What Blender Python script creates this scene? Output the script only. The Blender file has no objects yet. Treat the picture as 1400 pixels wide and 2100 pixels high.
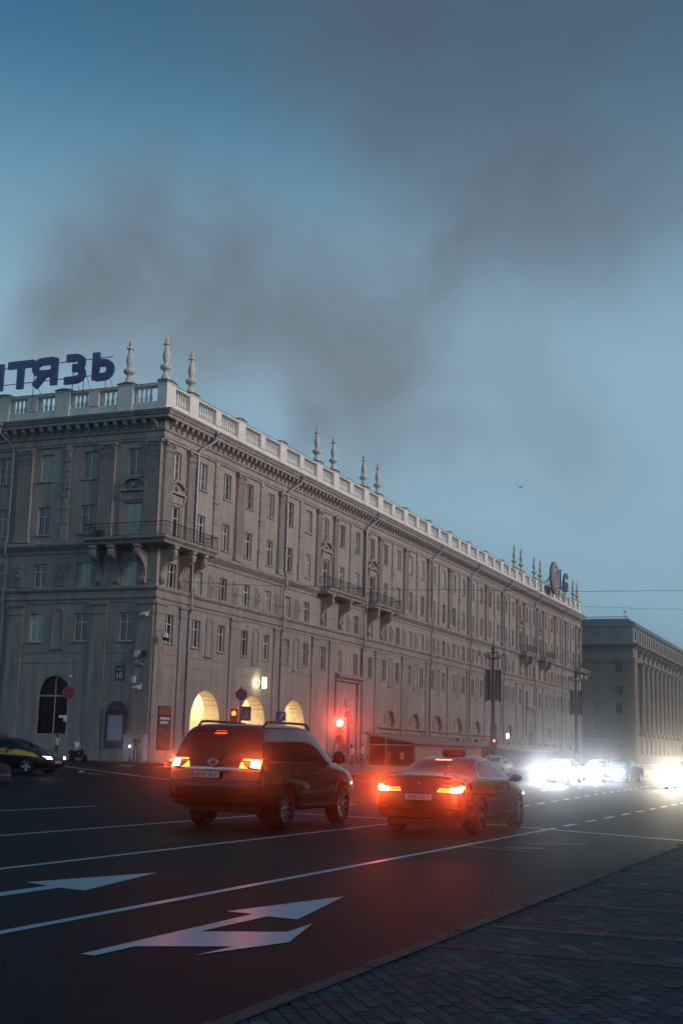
import bpy, bmesh, math, random
from mathutils import Vector, Matrix
from mathutils.bvhtree import BVHTree
random.seed(7)
R = math.radians
SC = bpy.context.scene
COL = SC.collection

# ------------------------------------------------------------------ camera
yaw, pitch, roll = R(22.957), R(10.681), R(1.528)
fw = Vector((-math.sin(yaw)*math.cos(pitch), math.cos(yaw)*math.cos(pitch), math.sin(pitch)))
rt = Vector((math.cos(yaw), math.sin(yaw), 0))
up = rt.cross(fw)
rt2 = math.cos(roll)*rt + math.sin(roll)*up
up2 = -math.sin(roll)*rt + math.cos(roll)*up
cd = bpy.data.cameras.new('camera')
cam = bpy.data.objects.new('camera', cd); COL.objects.link(cam)
m = Matrix((rt2, up2, -fw)).transposed().to_4x4(); m.translation = (0, 0, 1.5)
cam.matrix_world = m
cd.sensor_fit = 'VERTICAL'; cd.sensor_height = 36; cd.sensor_width = 24
cd.lens = 2608/2100*36
cd.clip_end = 5000
SC.camera = cam
# ------------------------------------------------------------------ world: dusk sky with drifting smoke
SUN_AZ = 94      # compass angle of the after-glow, clockwise from +Y
SUN_EL = 18
TLW, SUVTAIL, TAXITAIL, HEADP, HEADCONE = 1400, 270, 600, 3600, 34      # watts of the red signal, tail and head lamps; head lamp cone
w = bpy.data.worlds.new('World'); SC.world = w; w.use_nodes = True
nt = w.node_tree; nt.nodes.clear()
def N(tree, typ, **kw):
    n = tree.nodes.new(typ)
    for k, v in kw.items():
        if k.startswith('i_'):
            n.inputs[int(k[2:])].default_value = v
        else:
            setattr(n, k, v)
    return n
out = N(nt, 'ShaderNodeOutputWorld'); bg = N(nt, 'ShaderNodeBackground')
sky = N(nt, 'ShaderNodeTexSky', sky_type='NISHITA', sun_disc=False, sun_elevation=R(SUN_EL), sun_rotation=R(SUN_AZ),
        air_density=1.0, dust_density=0.3, ozone_density=2.0)
tc = N(nt, 'ShaderNodeTexCoord')
n1 = N(nt, 'ShaderNodeTexNoise', noise_dimensions='3D'); n1.inputs['Scale'].default_value = 5.5; n1.inputs['Detail'].default_value = 4; n1.inputs['Roughness'].default_value = .5
n1.inputs['Distortion'].default_value = .1
nt.links.new(tc.outputs['Generated'], n1.inputs['Vector'])
wsub = N(nt, 'ShaderNodeVectorMath', operation='SUBTRACT'); wsub.inputs[1].default_value = (.5, .5, .5)
nt.links.new(n1.outputs['Color'], wsub.inputs[0])
wsc = N(nt, 'ShaderNodeVectorMath', operation='SCALE'); wsc.inputs['Scale'].default_value = .13
nt.links.new(wsub.outputs[0], wsc.inputs[0])
wadd = N(nt, 'ShaderNodeVectorMath', operation='ADD')
nt.links.new(tc.outputs['Generated'], wadd.inputs[0]); nt.links.new(wsc.outputs[0], wadd.inputs[1])
# smoke masses: direction of the centre, angular radius, thickness
SMOKE = [((-0.264,0.834,0.484),0.154,0.90), ((-0.249,0.874,0.418),0.112,0.75), ((-0.148,0.867,0.475),0.154,0.85), ((-0.361,0.773,0.521),0.108,0.50), ((-0.265,0.777,0.572),0.162,0.80), ((-0.437,0.694,0.572),0.123,0.45), ((-0.317,0.870,0.378),0.073,0.65), ((-0.349,0.871,0.347),0.077,0.75), ((-0.367,0.877,0.311),0.073,0.80), ((-0.395,0.876,0.278),0.062,0.80), ((-0.414,0.875,0.251),0.031,1.10), ((-0.499,0.784,0.369),0.096,0.80), ((-0.540,0.770,0.338),0.058,0.90), ((-0.574,0.759,0.307),0.038,1.25), ((-0.462,0.820,0.338),0.096,0.65), ((-0.425,0.838,0.340),0.073,0.40), ((-0.498,0.773,0.392),0.058,0.40), ((-0.297,0.928,0.226),0.046,0.80), ((-0.257,0.919,0.297),0.062,0.35), ((-0.331,0.901,0.279),0.069,0.60), ((-0.450,0.840,0.304),0.077,0.50), ((-0.218,0.945,0.246),0.073,0.40), ((-0.508,0.805,0.307),0.073,0.60), ((-0.358,0.900,0.249),0.062,0.55), ((-0.152,0.905,0.397),0.069,0.25)]
prev = None
for c, rad, th in SMOKE:
    c = Vector(c).normalized()
    dn = N(nt, 'ShaderNodeVectorMath', operation='DISTANCE'); dn.inputs[1].default_value = c
    nt.links.new(wadd.outputs[0], dn.inputs[0])
    mr = N(nt, 'ShaderNodeMapRange', interpolation_type='SMOOTHERSTEP')
    mr.inputs['From Min'].default_value = rad*1.3; mr.inputs['From Max'].default_value = 0
    mr.inputs['To Min'].default_value = 0; mr.inputs['To Max'].default_value = th
    nt.links.new(dn.outputs['Value'], mr.inputs['Value'])
    if prev is None: prev = mr.outputs[0]
    else:
        ad = N(nt, 'ShaderNodeMath', operation='ADD'); nt.links.new(prev, ad.inputs[0]); nt.links.new(mr.outputs[0], ad.inputs[1]); prev = ad.outputs[0]
n2 = N(nt, 'ShaderNodeTexNoise'); n2.inputs['Scale'].default_value = 8; n2.inputs['Detail'].default_value = 7; n2.inputs['Roughness'].default_value = .56; n2.inputs['Distortion'].default_value = .25
nt.links.new(wadd.outputs[0], n2.inputs['Vector'])
rag = N(nt, 'ShaderNodeMapRange', clamp=True); rag.inputs['From Min'].default_value = .28; rag.inputs['From Max'].default_value = .74; rag.inputs['To Min'].default_value = .3; rag.inputs['To Max'].default_value = 1.5
nt.links.new(n2.outputs['Fac'], rag.inputs['Value'])
base = N(nt, 'ShaderNodeMath', operation='ADD'); base.inputs[1].default_value = .06; nt.links.new(prev, base.inputs[0])     # thin veil everywhere
tau = N(nt, 'ShaderNodeMath', operation='MULTIPLY'); nt.links.new(base.outputs[0], tau.inputs[0]); nt.links.new(rag.outputs[0], tau.inputs[1])
tau2 = N(nt, 'ShaderNodeMath', operation='MULTIPLY'); tau2.inputs[1].default_value = -1.05; nt.links.new(tau.outputs[0], tau2.inputs[0])
ex = N(nt, 'ShaderNodeMath', operation='EXPONENT'); nt.links.new(tau2.outputs[0], ex.inputs[0])
scr2 = N(nt, 'ShaderNodeMath', operation='SUBTRACT'); scr2.inputs[0].default_value = 1; nt.links.new(ex.outputs[0], scr2.inputs[1])
mixs = N(nt, 'ShaderNodeMix', data_type='RGBA')
nt.links.new(scr2.outputs[0], mixs.inputs[0])
gain = N(nt, 'ShaderNodeMix', data_type='RGBA', blend_type='MULTIPLY'); gain.inputs[0].default_value = 1
gain.inputs[7].default_value = (.37, .92, .98, 1)     # air tint
nt.links.new(sky.outputs[0], gain.inputs[6])
sep = N(nt, 'ShaderNodeSeparateXYZ'); nt.links.new(tc.outputs['Generated'], sep.inputs[0])
elev = N(nt, 'ShaderNodeMapRange', interpolation_type='SMOOTHSTEP'); elev.inputs['From Min'].default_value = .55; elev.inputs['From Max'].default_value = .27
elev.inputs['To Min'].default_value = 0; elev.inputs['To Max'].default_value = .9; nt.links.new(sep.outputs['Z'], elev.inputs['Value'])
mist = N(nt, 'ShaderNodeMix', data_type='RGBA'); mist.inputs[7].default_value = (3.05, 4.85, 6.0, 1)      # pale air towards the horizon, all round
nt.links.new(elev.outputs[0], mist.inputs[0]); nt.links.new(gain.outputs[2], mist.inputs[6])
nt.links.new(mist.outputs[2], mixs.inputs[6]); # the smoke too pales towards the horizon, seen through more air
ev2 = N(nt, 'ShaderNodeMapRange', interpolation_type='SMOOTHSTEP'); ev2.inputs['From Min'].default_value = .56; ev2.inputs['From Max'].default_value = .26; nt.links.new(sep.outputs['Z'], ev2.inputs['Value'])
smk = N(nt, 'ShaderNodeMix', data_type='RGBA'); smk.inputs[6].default_value = (.92, 1.38, 1.88, 1); smk.inputs[7].default_value = (1.95, 2.4, 2.85, 1)
thk = N(nt, 'ShaderNodeMapRange'); thk.inputs['From Min'].default_value = .5; thk.inputs['From Max'].default_value = 2.6; thk.inputs['To Min'].default_value = 1.05; thk.inputs['To Max'].default_value = .86; nt.links.new(tau.outputs[0], thk.inputs['Value'])
smd = N(nt, 'ShaderNodeVectorMath', operation='SCALE'); nt.links.new(smk.outputs[2], smd.inputs[0]); nt.links.new(thk.outputs[0], smd.inputs['Scale'])     # denser smoke is darker
nt.links.new(ev2.outputs[0], smk.inputs[0]); nt.links.new(smd.outputs[0], mixs.inputs[7])
nt.links.new(mixs.outputs[2], bg.inputs['Color'])
bg.inputs['Strength'].default_value = .10
nt.links.new(bg.outputs[0], out.inputs['Surface'])
w.cycles.sampling_method = 'MANUAL'; w.cycles.sample_map_resolution = 128
# ------------------------------------------------------------------ the after-glow: one very soft sun
sd = bpy.data.lights.new('sun', 'SUN'); sd.energy = 2.25; sd.angle = R(32); sd.color = (1.0, .84, .75)
sun = bpy.data.objects.new('sun', sd); COL.objects.link(sun)
sun.rotation_euler = Vector((math.sin(R(SUN_AZ))*math.cos(R(SUN_EL)), math.cos(R(SUN_AZ))*math.cos(R(SUN_EL)), math.sin(R(SUN_EL)))).to_track_quat('Z', 'Y').to_euler()
SC.view_settings.view_transform = 'Standard'; SC.view_settings.look = 'None'
SC.view_settings.exposure = 0; SC.view_settings.gamma = 1; SC.view_settings.use_curve_mapping = False
SC.cycles.use_denoising = True
SC.cycles.max_bounces = 6; SC.cycles.diffuse_bounces = 3; SC.cycles.glossy_bounces = 3; SC.cycles.volume_bounces = 0
SC.cycles.sample_clamp_indirect = 4

# ------------------------------------------------------------------ helpers
def link(o): COL.objects.link(o); return o
def empty(name, loc, rz=0):
    o = bpy.data.objects.new(name, None); link(o); o.location = loc; o.rotation_euler = (0, 0, rz); o.empty_display_size = .3
    return o
def tag(o, label, cat, group=None):
    o['label'] = label; o['category'] = cat
    if group: o['group'] = group
    return o
class MB:
    def __init__(s): s.v = []; s.f = []; s.m = []; s.cur = 0
    def add(s, vs, fs):
        b = len(s.v); s.v += [tuple(x) for x in vs]; s.f += [tuple(b+i for i in f) for f in fs]; s.m += [s.cur]*len(fs); return s
    def box(s, x0, x1, y0, y1, z0, z1):
        return s.add([(x0,y0,z0),(x1,y0,z0),(x1,y1,z0),(x0,y1,z0),(x0,y0,z1),(x1,y0,z1),(x1,y1,z1),(x0,y1,z1)],
                     [(0,3,2,1),(4,5,6,7),(0,1,5,4),(1,2,6,5),(2,3,7,6),(3,0,4,7)])
    def quad(s, *p): return s.add(p, [tuple(range(len(p)))])
    def prism(s, poly, axis, a, b):
        # poly: 2D points in the plane normal to axis (x: (y,z), y: (x,z), z: (x,y))
        def P(p, t): return {'x': (t,p[0],p[1]), 'y': (p[0],t,p[1]), 'z': (p[0],p[1],t)}[axis]
        n = len(poly)
        return s.add([P(p,a) for p in poly]+[P(p,b) for p in poly],
                     [tuple(range(n-1,-1,-1)), tuple(range(n,2*n))]+[(i,(i+1)%n,n+(i+1)%n,n+i) for i in range(n)])
    def lathe(s, prof, c=(0,0,0), n=12, axis='z', cap0=True, cap1=True):
        vs = []; fs = []
        for r, h in prof:
            for i in range(n):
                a = 2*math.pi*i/n; x, y = r*math.cos(a), r*math.sin(a)
                p = (x,y,h) if axis == 'z' else (h,x,y) if axis == 'x' else (x,h,y)
                vs.append((c[0]+p[0], c[1]+p[1], c[2]+p[2]))
        for k in range(len(prof)-1):
            for i in range(n): fs.append((k*n+i, k*n+(i+1)%n, (k+1)*n+(i+1)%n, (k+1)*n+i))
        if cap0: fs.append(tuple(range(n-1,-1,-1)))
        if cap1: fs.append(tuple((len(prof)-1)*n+i for i in range(n)))
        return s.add(vs, fs)
    def tube(s, path, r, n=6, caps=True):
        P = [Vector(p) for p in path]; rr = r if isinstance(r, (list, tuple)) else [r]*len(P)
        vs = []; fs = []; prevu = None
        for i, p in enumerate(P):
            t = (P[min(i+1, len(P)-1)]-P[max(i-1, 0)]).normalized()
            u = t.cross(Vector((0,0,1)) if abs(t.z) < .95 else Vector((1,0,0))).normalized() if prevu is None else (prevu - t*prevu.dot(t)).normalized()
            prevu = u; v = t.cross(u)
            for k in range(n):
                a = 2*math.pi*k/n; vs.append(p + (u*math.cos(a)+v*math.sin(a))*rr[i])
        for i in range(len(P)-1):
            for k in range(n): fs.append((i*n+k, i*n+(k+1)%n, (i+1)*n+(k+1)%n, (i+1)*n+k))
        if caps: fs.append(tuple(range(n-1,-1,-1))); fs.append(tuple((len(P)-1)*n+k for k in range(n)))
        return s.add(vs, fs)
    def profile(s, prof, path, closed=False):
        # prof: (d,z) outline swept along path of (x,y,nx,ny): mitred mouldings
        n = len(prof); vs = []; fs = []
        for x, y, nx, ny in path:
            for d, z in prof: vs.append((x+nx*d, y+ny*d, z))
        for i in range(len(path)-1):
            for k in range(n): fs.append((i*n+k, (i+1)*n+k, (i+1)*n+(k+1)%n, i*n+(k+1)%n))
        fs.append(tuple(range(n))); fs.append(tuple((len(path)-1)*n+k for k in range(n-1,-1,-1)))
        return s.add(vs, fs)
    def mesh(s, name, mats, smooth=False, recalc=True, bevel=0):
        me = bpy.data.meshes.new(name); me.from_pydata(s.v, [], s.f)
        mats = mats if isinstance(mats, (list, tuple)) else [mats]
        for mm in mats: me.materials.append(mm)
        if len(mats) > 1: me.polygons.foreach_set('material_index', s.m)
        if recalc or bevel:
            bm = bmesh.new(); bm.from_mesh(me)
            if bevel:
                bmesh.ops.bevel(bm, geom=bm.edges[:], offset=bevel, segments=1, affect='EDGES')
            bmesh.ops.recalc_face_normals(bm, faces=bm.faces[:]); bm.to_mesh(me); bm.free()
        if smooth: me.polygons.foreach_set('use_smooth', [True]*len(me.polygons))
        return me
    def build(s, name, mats, parent=None, smooth=False, loc=(0,0,0), rz=0, bevel=0, recalc=True):
        return inst(name, s.mesh(name, mats, smooth, recalc, bevel), parent, loc, rz)
def inst(name, me, parent=None, loc=(0,0,0), rz=0, rot=None, scale=None):
    o = bpy.data.objects.new(name, me); link(o); o.location = loc; o.rotation_euler = rot if rot else (0,0,rz)
    if scale: o.scale = scale
    if parent: o.parent = parent
    return o
def struct(o): o['kind'] = 'structure'; return o
def stuff(o): o['kind'] = 'stuff'; return o
def H(x, y=0):
    t = min(1, max(0, (-x-22)/22)); return .42*t*t*(3-2*t)     # the far side of the avenue lies a little higher

# ------------------------------------------------------------------ materials
MATS = {}
def mat(name, col, rough=.8, metal=0, var=0, vscale=3, bump=0, bscale=30, emit=None, estr=0, spec=.5, coat=0, rnd=0, stain=0, alpha=1):
    if name in MATS: return MATS[name]
    ma = bpy.data.materials.new(name); ma.use_nodes = True; t = ma.node_tree; b = t.nodes['Principled BSDF']
    b.inputs['Base Color'].default_value = (*col, 1); b.inputs['Roughness'].default_value = rough; b.inputs['Metallic'].default_value = metal
    b.inputs['Specular IOR Level'].default_value = spec; b.inputs['Coat Weight'].default_value = coat; b.inputs['Coat Roughness'].default_value = .04
    tcn = t.nodes.new('ShaderNodeTexCoord')
    src = None
    def mul(src, fac_socket, lo, hi):
        mr = N(t, 'ShaderNodeMapRange'); mr.inputs['From Min'].default_value = .3; mr.inputs['From Max'].default_value = .7
        mr.inputs['To Min'].default_value = lo; mr.inputs['To Max'].default_value = hi; t.links.new(fac_socket, mr.inputs['Value'])
        mx = N(t, 'ShaderNodeVectorMath', operation='SCALE')
        if src is None: mx.inputs[0].default_value = col
        else: t.links.new(src, mx.inputs[0])
        t.links.new(mr.outputs[0], mx.inputs['Scale']); return mx.outputs[0]
    if var:
        nz = N(t, 'ShaderNodeTexNoise'); nz.inputs['Scale'].default_value = vscale; nz.inputs['Detail'].default_value = 6; nz.inputs['Roughness'].default_value = .62
        t.links.new(tcn.outputs['Object'], nz.inputs['Vector']); src = mul(src, nz.outputs['Fac'], 1-var, 1+var)
    if stain:
        mp = N(t, 'ShaderNodeMapping'); mp.inputs['Scale'].default_value = (1.6, 1.6, .16); t.links.new(tcn.outputs['Object'], mp.inputs['Vector'])
        nz = N(t, 'ShaderNodeTexNoise'); nz.inputs['Scale'].default_value = 1.3; nz.inputs['Detail'].default_value = 7; nz.inputs['Roughness'].default_value = .65
        t.links.new(mp.outputs[0], nz.inputs['Vector']); src = mul(src, nz.outputs['Fac'], 1-stain, 1+stain*.5)
    if rnd:
        oi = N(t, 'ShaderNodeObjectInfo'); mr = N(t, 'ShaderNodeMapRange'); mr.inputs['To Min'].default_value = 1-rnd; mr.inputs['To Max'].default_value = 1+rnd
        t.links.new(oi.outputs['Random'], mr.inputs['Value'])
        mx = N(t, 'ShaderNodeVectorMath', operation='SCALE')
        if src is None: mx.inputs[0].default_value = col
        else: t.links.new(src, mx.inputs[0])
        t.links.new(mr.outputs[0], mx.inputs['Scale']); src = mx.outputs[0]
    if src is not None: t.links.new(src, b.inputs['Base Color'])
    if bump:
        nz = N(t, 'ShaderNodeTexNoise'); nz.inputs['Scale'].default_value = bscale; nz.inputs['Detail'].default_value = 5
        t.links.new(tcn.outputs['Object'], nz.inputs['Vector'])
        bp = N(t, 'ShaderNodeBump'); bp.inputs['Strength'].default_value = bump; bp.inputs['Distance'].default_value = .03
        t.links.new(nz.outputs['Fac'], bp.inputs['Height']); t.links.new(bp.outputs[0], b.inputs['Normal'])
    if emit:
        b.inputs['Emission Color'].default_value = (*emit, 1); b.inputs['Emission Strength'].default_value = estr
        ma.cycles.emission_sampling = 'NONE'
    MATS[name] = ma
    return ma
STUCCO = mat('stucco', (.40,.345,.315), .9, var=.16, vscale=.35, bump=.3, bscale=9, stain=.34)
STUCCO2 = mat('stucco_trim', (.37,.32,.295), .9, var=.18, vscale=1.2, bump=.25, bscale=14, stain=.34)
STONEW = mat('white_plaster', (.80,.755,.715), .85, var=.10, vscale=1.2, bump=.2, bscale=16, stain=.16)
FINIAL = mat('weathered_plaster', (.62,.575,.535), .9, var=.22, vscale=2.2, bump=.3, bscale=14, stain=.3)
SHEET = mat('roof_sheet_metal', (.10,.10,.105), .55, metal=.4, var=.15)
PIPE = mat('zinc_pipe', (.24,.26,.30), .45, metal=.55, var=.15, vscale=2)
FRAMEW = mat('window_frame_paint', (.72,.70,.67), .55, rnd=.28)
IRON = mat('black_iron', (.02,.02,.022), .5, metal=.3)
def glass_mat():
    ma = bpy.data.materials.new('window_glass'); ma.use_nodes = True; t = ma.node_tree; b = t.nodes['Principled BSDF']
    oi = N(t, 'ShaderNodeObjectInfo'); cr = N(t, 'ShaderNodeValToRGB'); cr.color_ramp.interpolation = 'CONSTANT'
    e = cr.color_ramp.elements; e[0].position = 0; e[0].color = (.012,.014,.018,1); e[1].position = .45; e[1].color = (.03,.033,.04,1)
    for p, c in ((.58,(.09,.088,.085,1)), (.70,(.24,.23,.22,1)), (.80,(.014,.016,.02,1)), (.90,(.34,.33,.31,1))):
        x = e.new(p); x.color = c
    t.links.new(oi.outputs['Random'], cr.inputs[0]); t.links.new(cr.outputs[0], b.inputs['Base Color'])
    b.inputs['Roughness'].default_value = .06; b.inputs['IOR'].default_value = 1.7; b.inputs['Specular IOR Level'].default_value = .7
    nz = N(t, 'ShaderNodeTexNoise'); nz.inputs['Scale'].default_value = 1.1; tcn = N(t, 'ShaderNodeTexCoord'); t.links.new(tcn.outputs['Object'], nz.inputs['Vector'])
    bp = N(t, 'ShaderNodeBump'); bp.inputs['Strength'].default_value = .05; t.links.new(nz.outputs['Fac'], bp.inputs['Height']); t.links.new(bp.outputs[0], b.inputs['Normal'])
    return ma
GLASS = glass_mat()
# ------------------------------------------------------------------ ground, avenue, pavements
def asphalt_mat():
    ma = bpy.data.materials.new('asphalt'); ma.use_nodes = True; t = ma.node_tree; b = t.nodes['Principled BSDF']
    tcn = N(t, 'ShaderNodeTexCoord')
    a = N(t, 'ShaderNodeTexNoise'); a.inputs['Scale'].default_value = .22; a.inputs['Detail'].default_value = 5
    mp = N(t, 'ShaderNodeMapping'); mp.inputs['Scale'].default_value = (1, .25, 1); t.links.new(tcn.outputs['Object'], mp.inputs['Vector']); t.links.new(mp.outputs[0], a.inputs['Vector'])
    g = N(t, 'ShaderNodeTexNoise'); g.inputs['Scale'].default_value = 55; g.inputs['Detail'].default_value = 3; t.links.new(tcn.outputs['Object'], g.inputs['Vector'])
    cr = N(t, 'ShaderNodeValToRGB'); e = cr.color_ramp.elements
    e[0].position = .3; e[0].color = (.0085,.0098,.012,1); e[1].position = .7; e[1].color = (.017,.019,.022,1); t.links.new(a.outputs['Fac'], cr.inputs[0])
    mr = N(t, 'ShaderNodeMapRange'); mr.inputs['From Min'].default_value = .3; mr.inputs['From Max'].default_value = .7; mr.inputs['To Min'].default_value = .6; mr.inputs['To Max'].default_value = 1.4
    t.links.new(g.outputs['Fac'], mr.inputs['Value'])
    sc = N(t, 'ShaderNodeVectorMath', operation='SCALE'); t.links.new(cr.outputs[0], sc.inputs[0]); t.links.new(mr.outputs[0], sc.inputs['Scale'])
    vo_ = N(t, 'ShaderNodeTexVoronoi', feature='DISTANCE_TO_EDGE'); vo_.inputs['Scale'].default_value = .32
    wz = N(t, 'ShaderNodeTexNoise'); wz.inputs['Scale'].default_value = 1.6; wz.inputs['Detail'].default_value = 5; t.links.new(tcn.outputs['Object'], wz.inputs['Vector'])
    wv = N(t, 'ShaderNodeVectorMath', operation='ADD'); t.links.new(tcn.outputs['Object'], wv.inputs[0]); t.links.new(wz.outputs['Color'], wv.inputs[1]); t.links.new(wv.outputs[0], vo_.inputs['Vector'])
    ck = N(t, 'ShaderNodeMapRange'); ck.inputs['From Min'].default_value = .0; ck.inputs['From Max'].default_value = .012; ck.inputs['To Min'].default_value = .45; ck.inputs['To Max'].default_value = 1; t.links.new(vo_.outputs['Distance'], ck.inputs['Value'])
    sc2 = N(t, 'ShaderNodeVectorMath', operation='SCALE'); t.links.new(sc.outputs[0], sc2.inputs[0]); t.links.new(ck.outputs[0], sc2.inputs['Scale'])
    t.links.new(sc2.outputs[0], b.inputs['Base Color'])
    r = N(t, 'ShaderNodeMapRange'); r.inputs['From Min'].default_value = .3; r.inputs['From Max'].default_value = .7; r.inputs['To Min'].default_value = .58; r.inputs['To Max'].default_value = .75
    t.links.new(a.outputs['Fac'], r.inputs['Value']); t.links.new(r.outputs[0], b.inputs['Roughness'])
    bp = N(t, 'ShaderNodeBump'); bp.inputs['Strength'].default_value = .22; bp.inputs['Distance'].default_value = .01; t.links.new(g.outputs['Fac'], bp.inputs['Height']); t.links.new(bp.outputs[0], b.inputs['Normal'])
    b.inputs['Specular IOR Level'].default_value = .10
    return ma
ASPH = asphalt_mat()
EARTH = mat('ground_earth', (.06,.058,.055), .95, var=.2, vscale=.2)
FARPAVE = mat('far_pavement_slabs', (.16,.15,.15), .8, var=.18, vscale=.6, bump=.2)
KERBM = mat('kerb_concrete', (.085,.066,.053), .85, var=.25, vscale=6, bump=.4, bscale=40, rnd=.12)
def paint_mat():
    ma = bpy.data.materials.new('road_paint'); ma.use_nodes = True; t = ma.node_tree; b = t.nodes['Principled BSDF']; tcn = N(t, 'ShaderNodeTexCoord')
    a = N(t, 'ShaderNodeTexNoise'); a.inputs['Scale'].default_value = 7; a.inputs['Detail'].default_value = 9; a.inputs['Roughness'].default_value = .72; t.links.new(tcn.outputs['Object'], a.inputs['Vector'])
    c = N(t, 'ShaderNodeTexNoise'); c.inputs['Scale'].default_value = 1.1; c.inputs['Detail'].default_value = 3; t.links.new(tcn.outputs['Object'], c.inputs['Vector'])
    cr = N(t, 'ShaderNodeValToRGB'); e = cr.color_ramp.elements; e[0].position = .36; e[0].color = (.03,.032,.036,1); e[1].position = .47; e[1].color = (.56,.59,.62,1); x = e.new(.75); x.color = (.68,.71,.74,1)
    ad = N(t, 'ShaderNodeMath', operation='MULTIPLY_ADD'); ad.inputs[1].default_value = .35; t.links.new(c.outputs['Fac'], ad.inputs[0])
    mu = N(t, 'ShaderNodeMath', operation='MULTIPLY'); mu.inputs[1].default_value = .75; t.links.new(a.outputs['Fac'], mu.inputs[0]); t.links.new(mu.outputs[0], ad.inputs[2])
    t.links.new(ad.outputs[0], cr.inputs[0]); t.links.new(cr.outputs[0], b.inputs['Base Color']); b.inputs['Roughness'].default_value = .42; b.inputs['Specular IOR Level'].default_value = .5
    bp = N(t, 'ShaderNodeBump'); bp.inputs['Strength'].default_value = .15; bp.inputs['Distance'].default_value = .01; t.links.new(a.outputs['Fac'], bp.inputs['Height']); t.links.new(bp.outputs[0], b.inputs['Normal'])
    return ma
PAINT = paint_mat()
PGREY = mat('grey_paver', (.044,.052,.062), .9, var=.15, vscale=9, bump=.35, bscale=50, rnd=.3)
PRED = mat('red_paver', (.11,.046,.038), .9, var=.15, vscale=9, bump=.35, bscale=50, rnd=.25)
PLIGHT = mat('pale_paver', (.10,.11,.12), .88, var=.15, vscale=9, bump=.35, bscale=50, rnd=.2)
JOINT = mat('paving_bed', (.018,.018,.018), .95)

def sheet(name, xs, ys, dz, ma):
    b = MB(); nx, ny = len(xs), len(ys)
    b.add([(x, y, H(x, y)+dz) for y in ys for x in xs], [(j*nx+i, j*nx+i+1, (j+1)*nx+i+1, (j+1)*nx+i) for j in range(ny-1) for i in range(nx-1)])
    return struct(b.build(name, ma, smooth=True, recalc=False))
XS = [-1200, -200, -60] + [-46+i*2 for i in range(13)] + [-20, -3.5]
gx = [-1200, -120, -60] + [-46+i*2 for i in range(13)] + [0, 60, 1200]
sheet('ground', gx, [-1200, -100, 0, 60, 120, 300, 1200], -.02, EARTH)
road = sheet('road', [-200, -60]+[-46+i*2 for i in range(13)]+[-20, -12, -3.1], [-60, 0, 40, 71.5], 0, ASPH)
road2 = sheet('road', [-30+i*2 for i in range(5)]+[-20, -12, -3.1], [71.5, 120, 200, 700], 0, ASPH)
xroad = sheet('road', [-200, -60]+[-46+i*2 for i in range(9)], [212, 230, 252], 0, ASPH)
# far pavement in front of the corner building, with its kerb
def pav(name, pts_outer, base_dz=.13):
    pass
b = MB()
X1, Y1 = -30.2, 68.3
for xs, ys in (([-30.2,-32,-34,-36,-38,-40,-42,-44,-46], [71.5,100,150,212]), ([-33,-34,-36,-38,-40,-42,-44,-46,-60,-120], [68.3, 71.5]), ([-46,-60,-120],[71.5,74.3])):
    nx = len(xs); b.add([(x,y,H(x)+.13) for y in ys for x in xs], [(j*nx+i, j*nx+i+1, (j+1)*nx+i+1, (j+1)*nx+i) for j in range(len(ys)-1) for i in range(nx-1)])
arc = [(-33+2.8*math.cos(a), 71.5-3.2*math.sin(a)) for a in [i*math.pi/16 for i in range(9)]]
b.add([(-33,71.5,H(-33)+.13)]+[(x,y,H(x)+.13) for x,y in arc], [(0,i,i+1) for i in range(1,9)])
farpave = struct(b.build('far_pavement', FARPAVE, recalc=False))
kpath = [(-30.2, 212)]+[(-30.2, 200-8*i) for i in range(16)]+arc+[(x, 68.3) for x in (-36,-40,-46,-60,-120)]
for (x0,y0),(x1,y1) in zip(kpath[:-1], kpath[1:]):
    d = Vector((x1-x0, y1-y0)); L_ = d.length; n_ = Vector((d.y, -d.x)).normalized()*-1
    n_ = Vector((-d.y, d.x)).normalized()
    k = MB(); q = [(x0,y0),(x1,y1)]
    vs = []
    for (x,y) in q:
        for off, dz in ((0,-.05),(0,.15),(-.16,.15),(-.16,-.05)): vs.append((x+n_.x*off, y+n_.y*off, H(x)+dz))
    k.add(vs, [(0,1,5,4),(1,2,6,5),(2,3,7,6),(0,3,2,1),(4,5,6,7)])
    k.build('kerb_stone', KERBM, farpave)
# far block pavement beyond the side street
b = MB(); xs = [-30.2,-34,-38,-42,-46,-60,-120]; nx = len(xs); ys = [252, 300, 400, 600]
b.add([(x,y,H(x)+.13) for y in ys for x in xs], [(j*nx+i, j*nx+i+1, (j+1)*nx+i+1, (j+1)*nx+i) for j in range(3) for i in range(nx-1)])
b.box(-30.3,-30.0,252,600,-.05,.27)
struct(b.build('far_pavement', FARPAVE, recalc=False))

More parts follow.
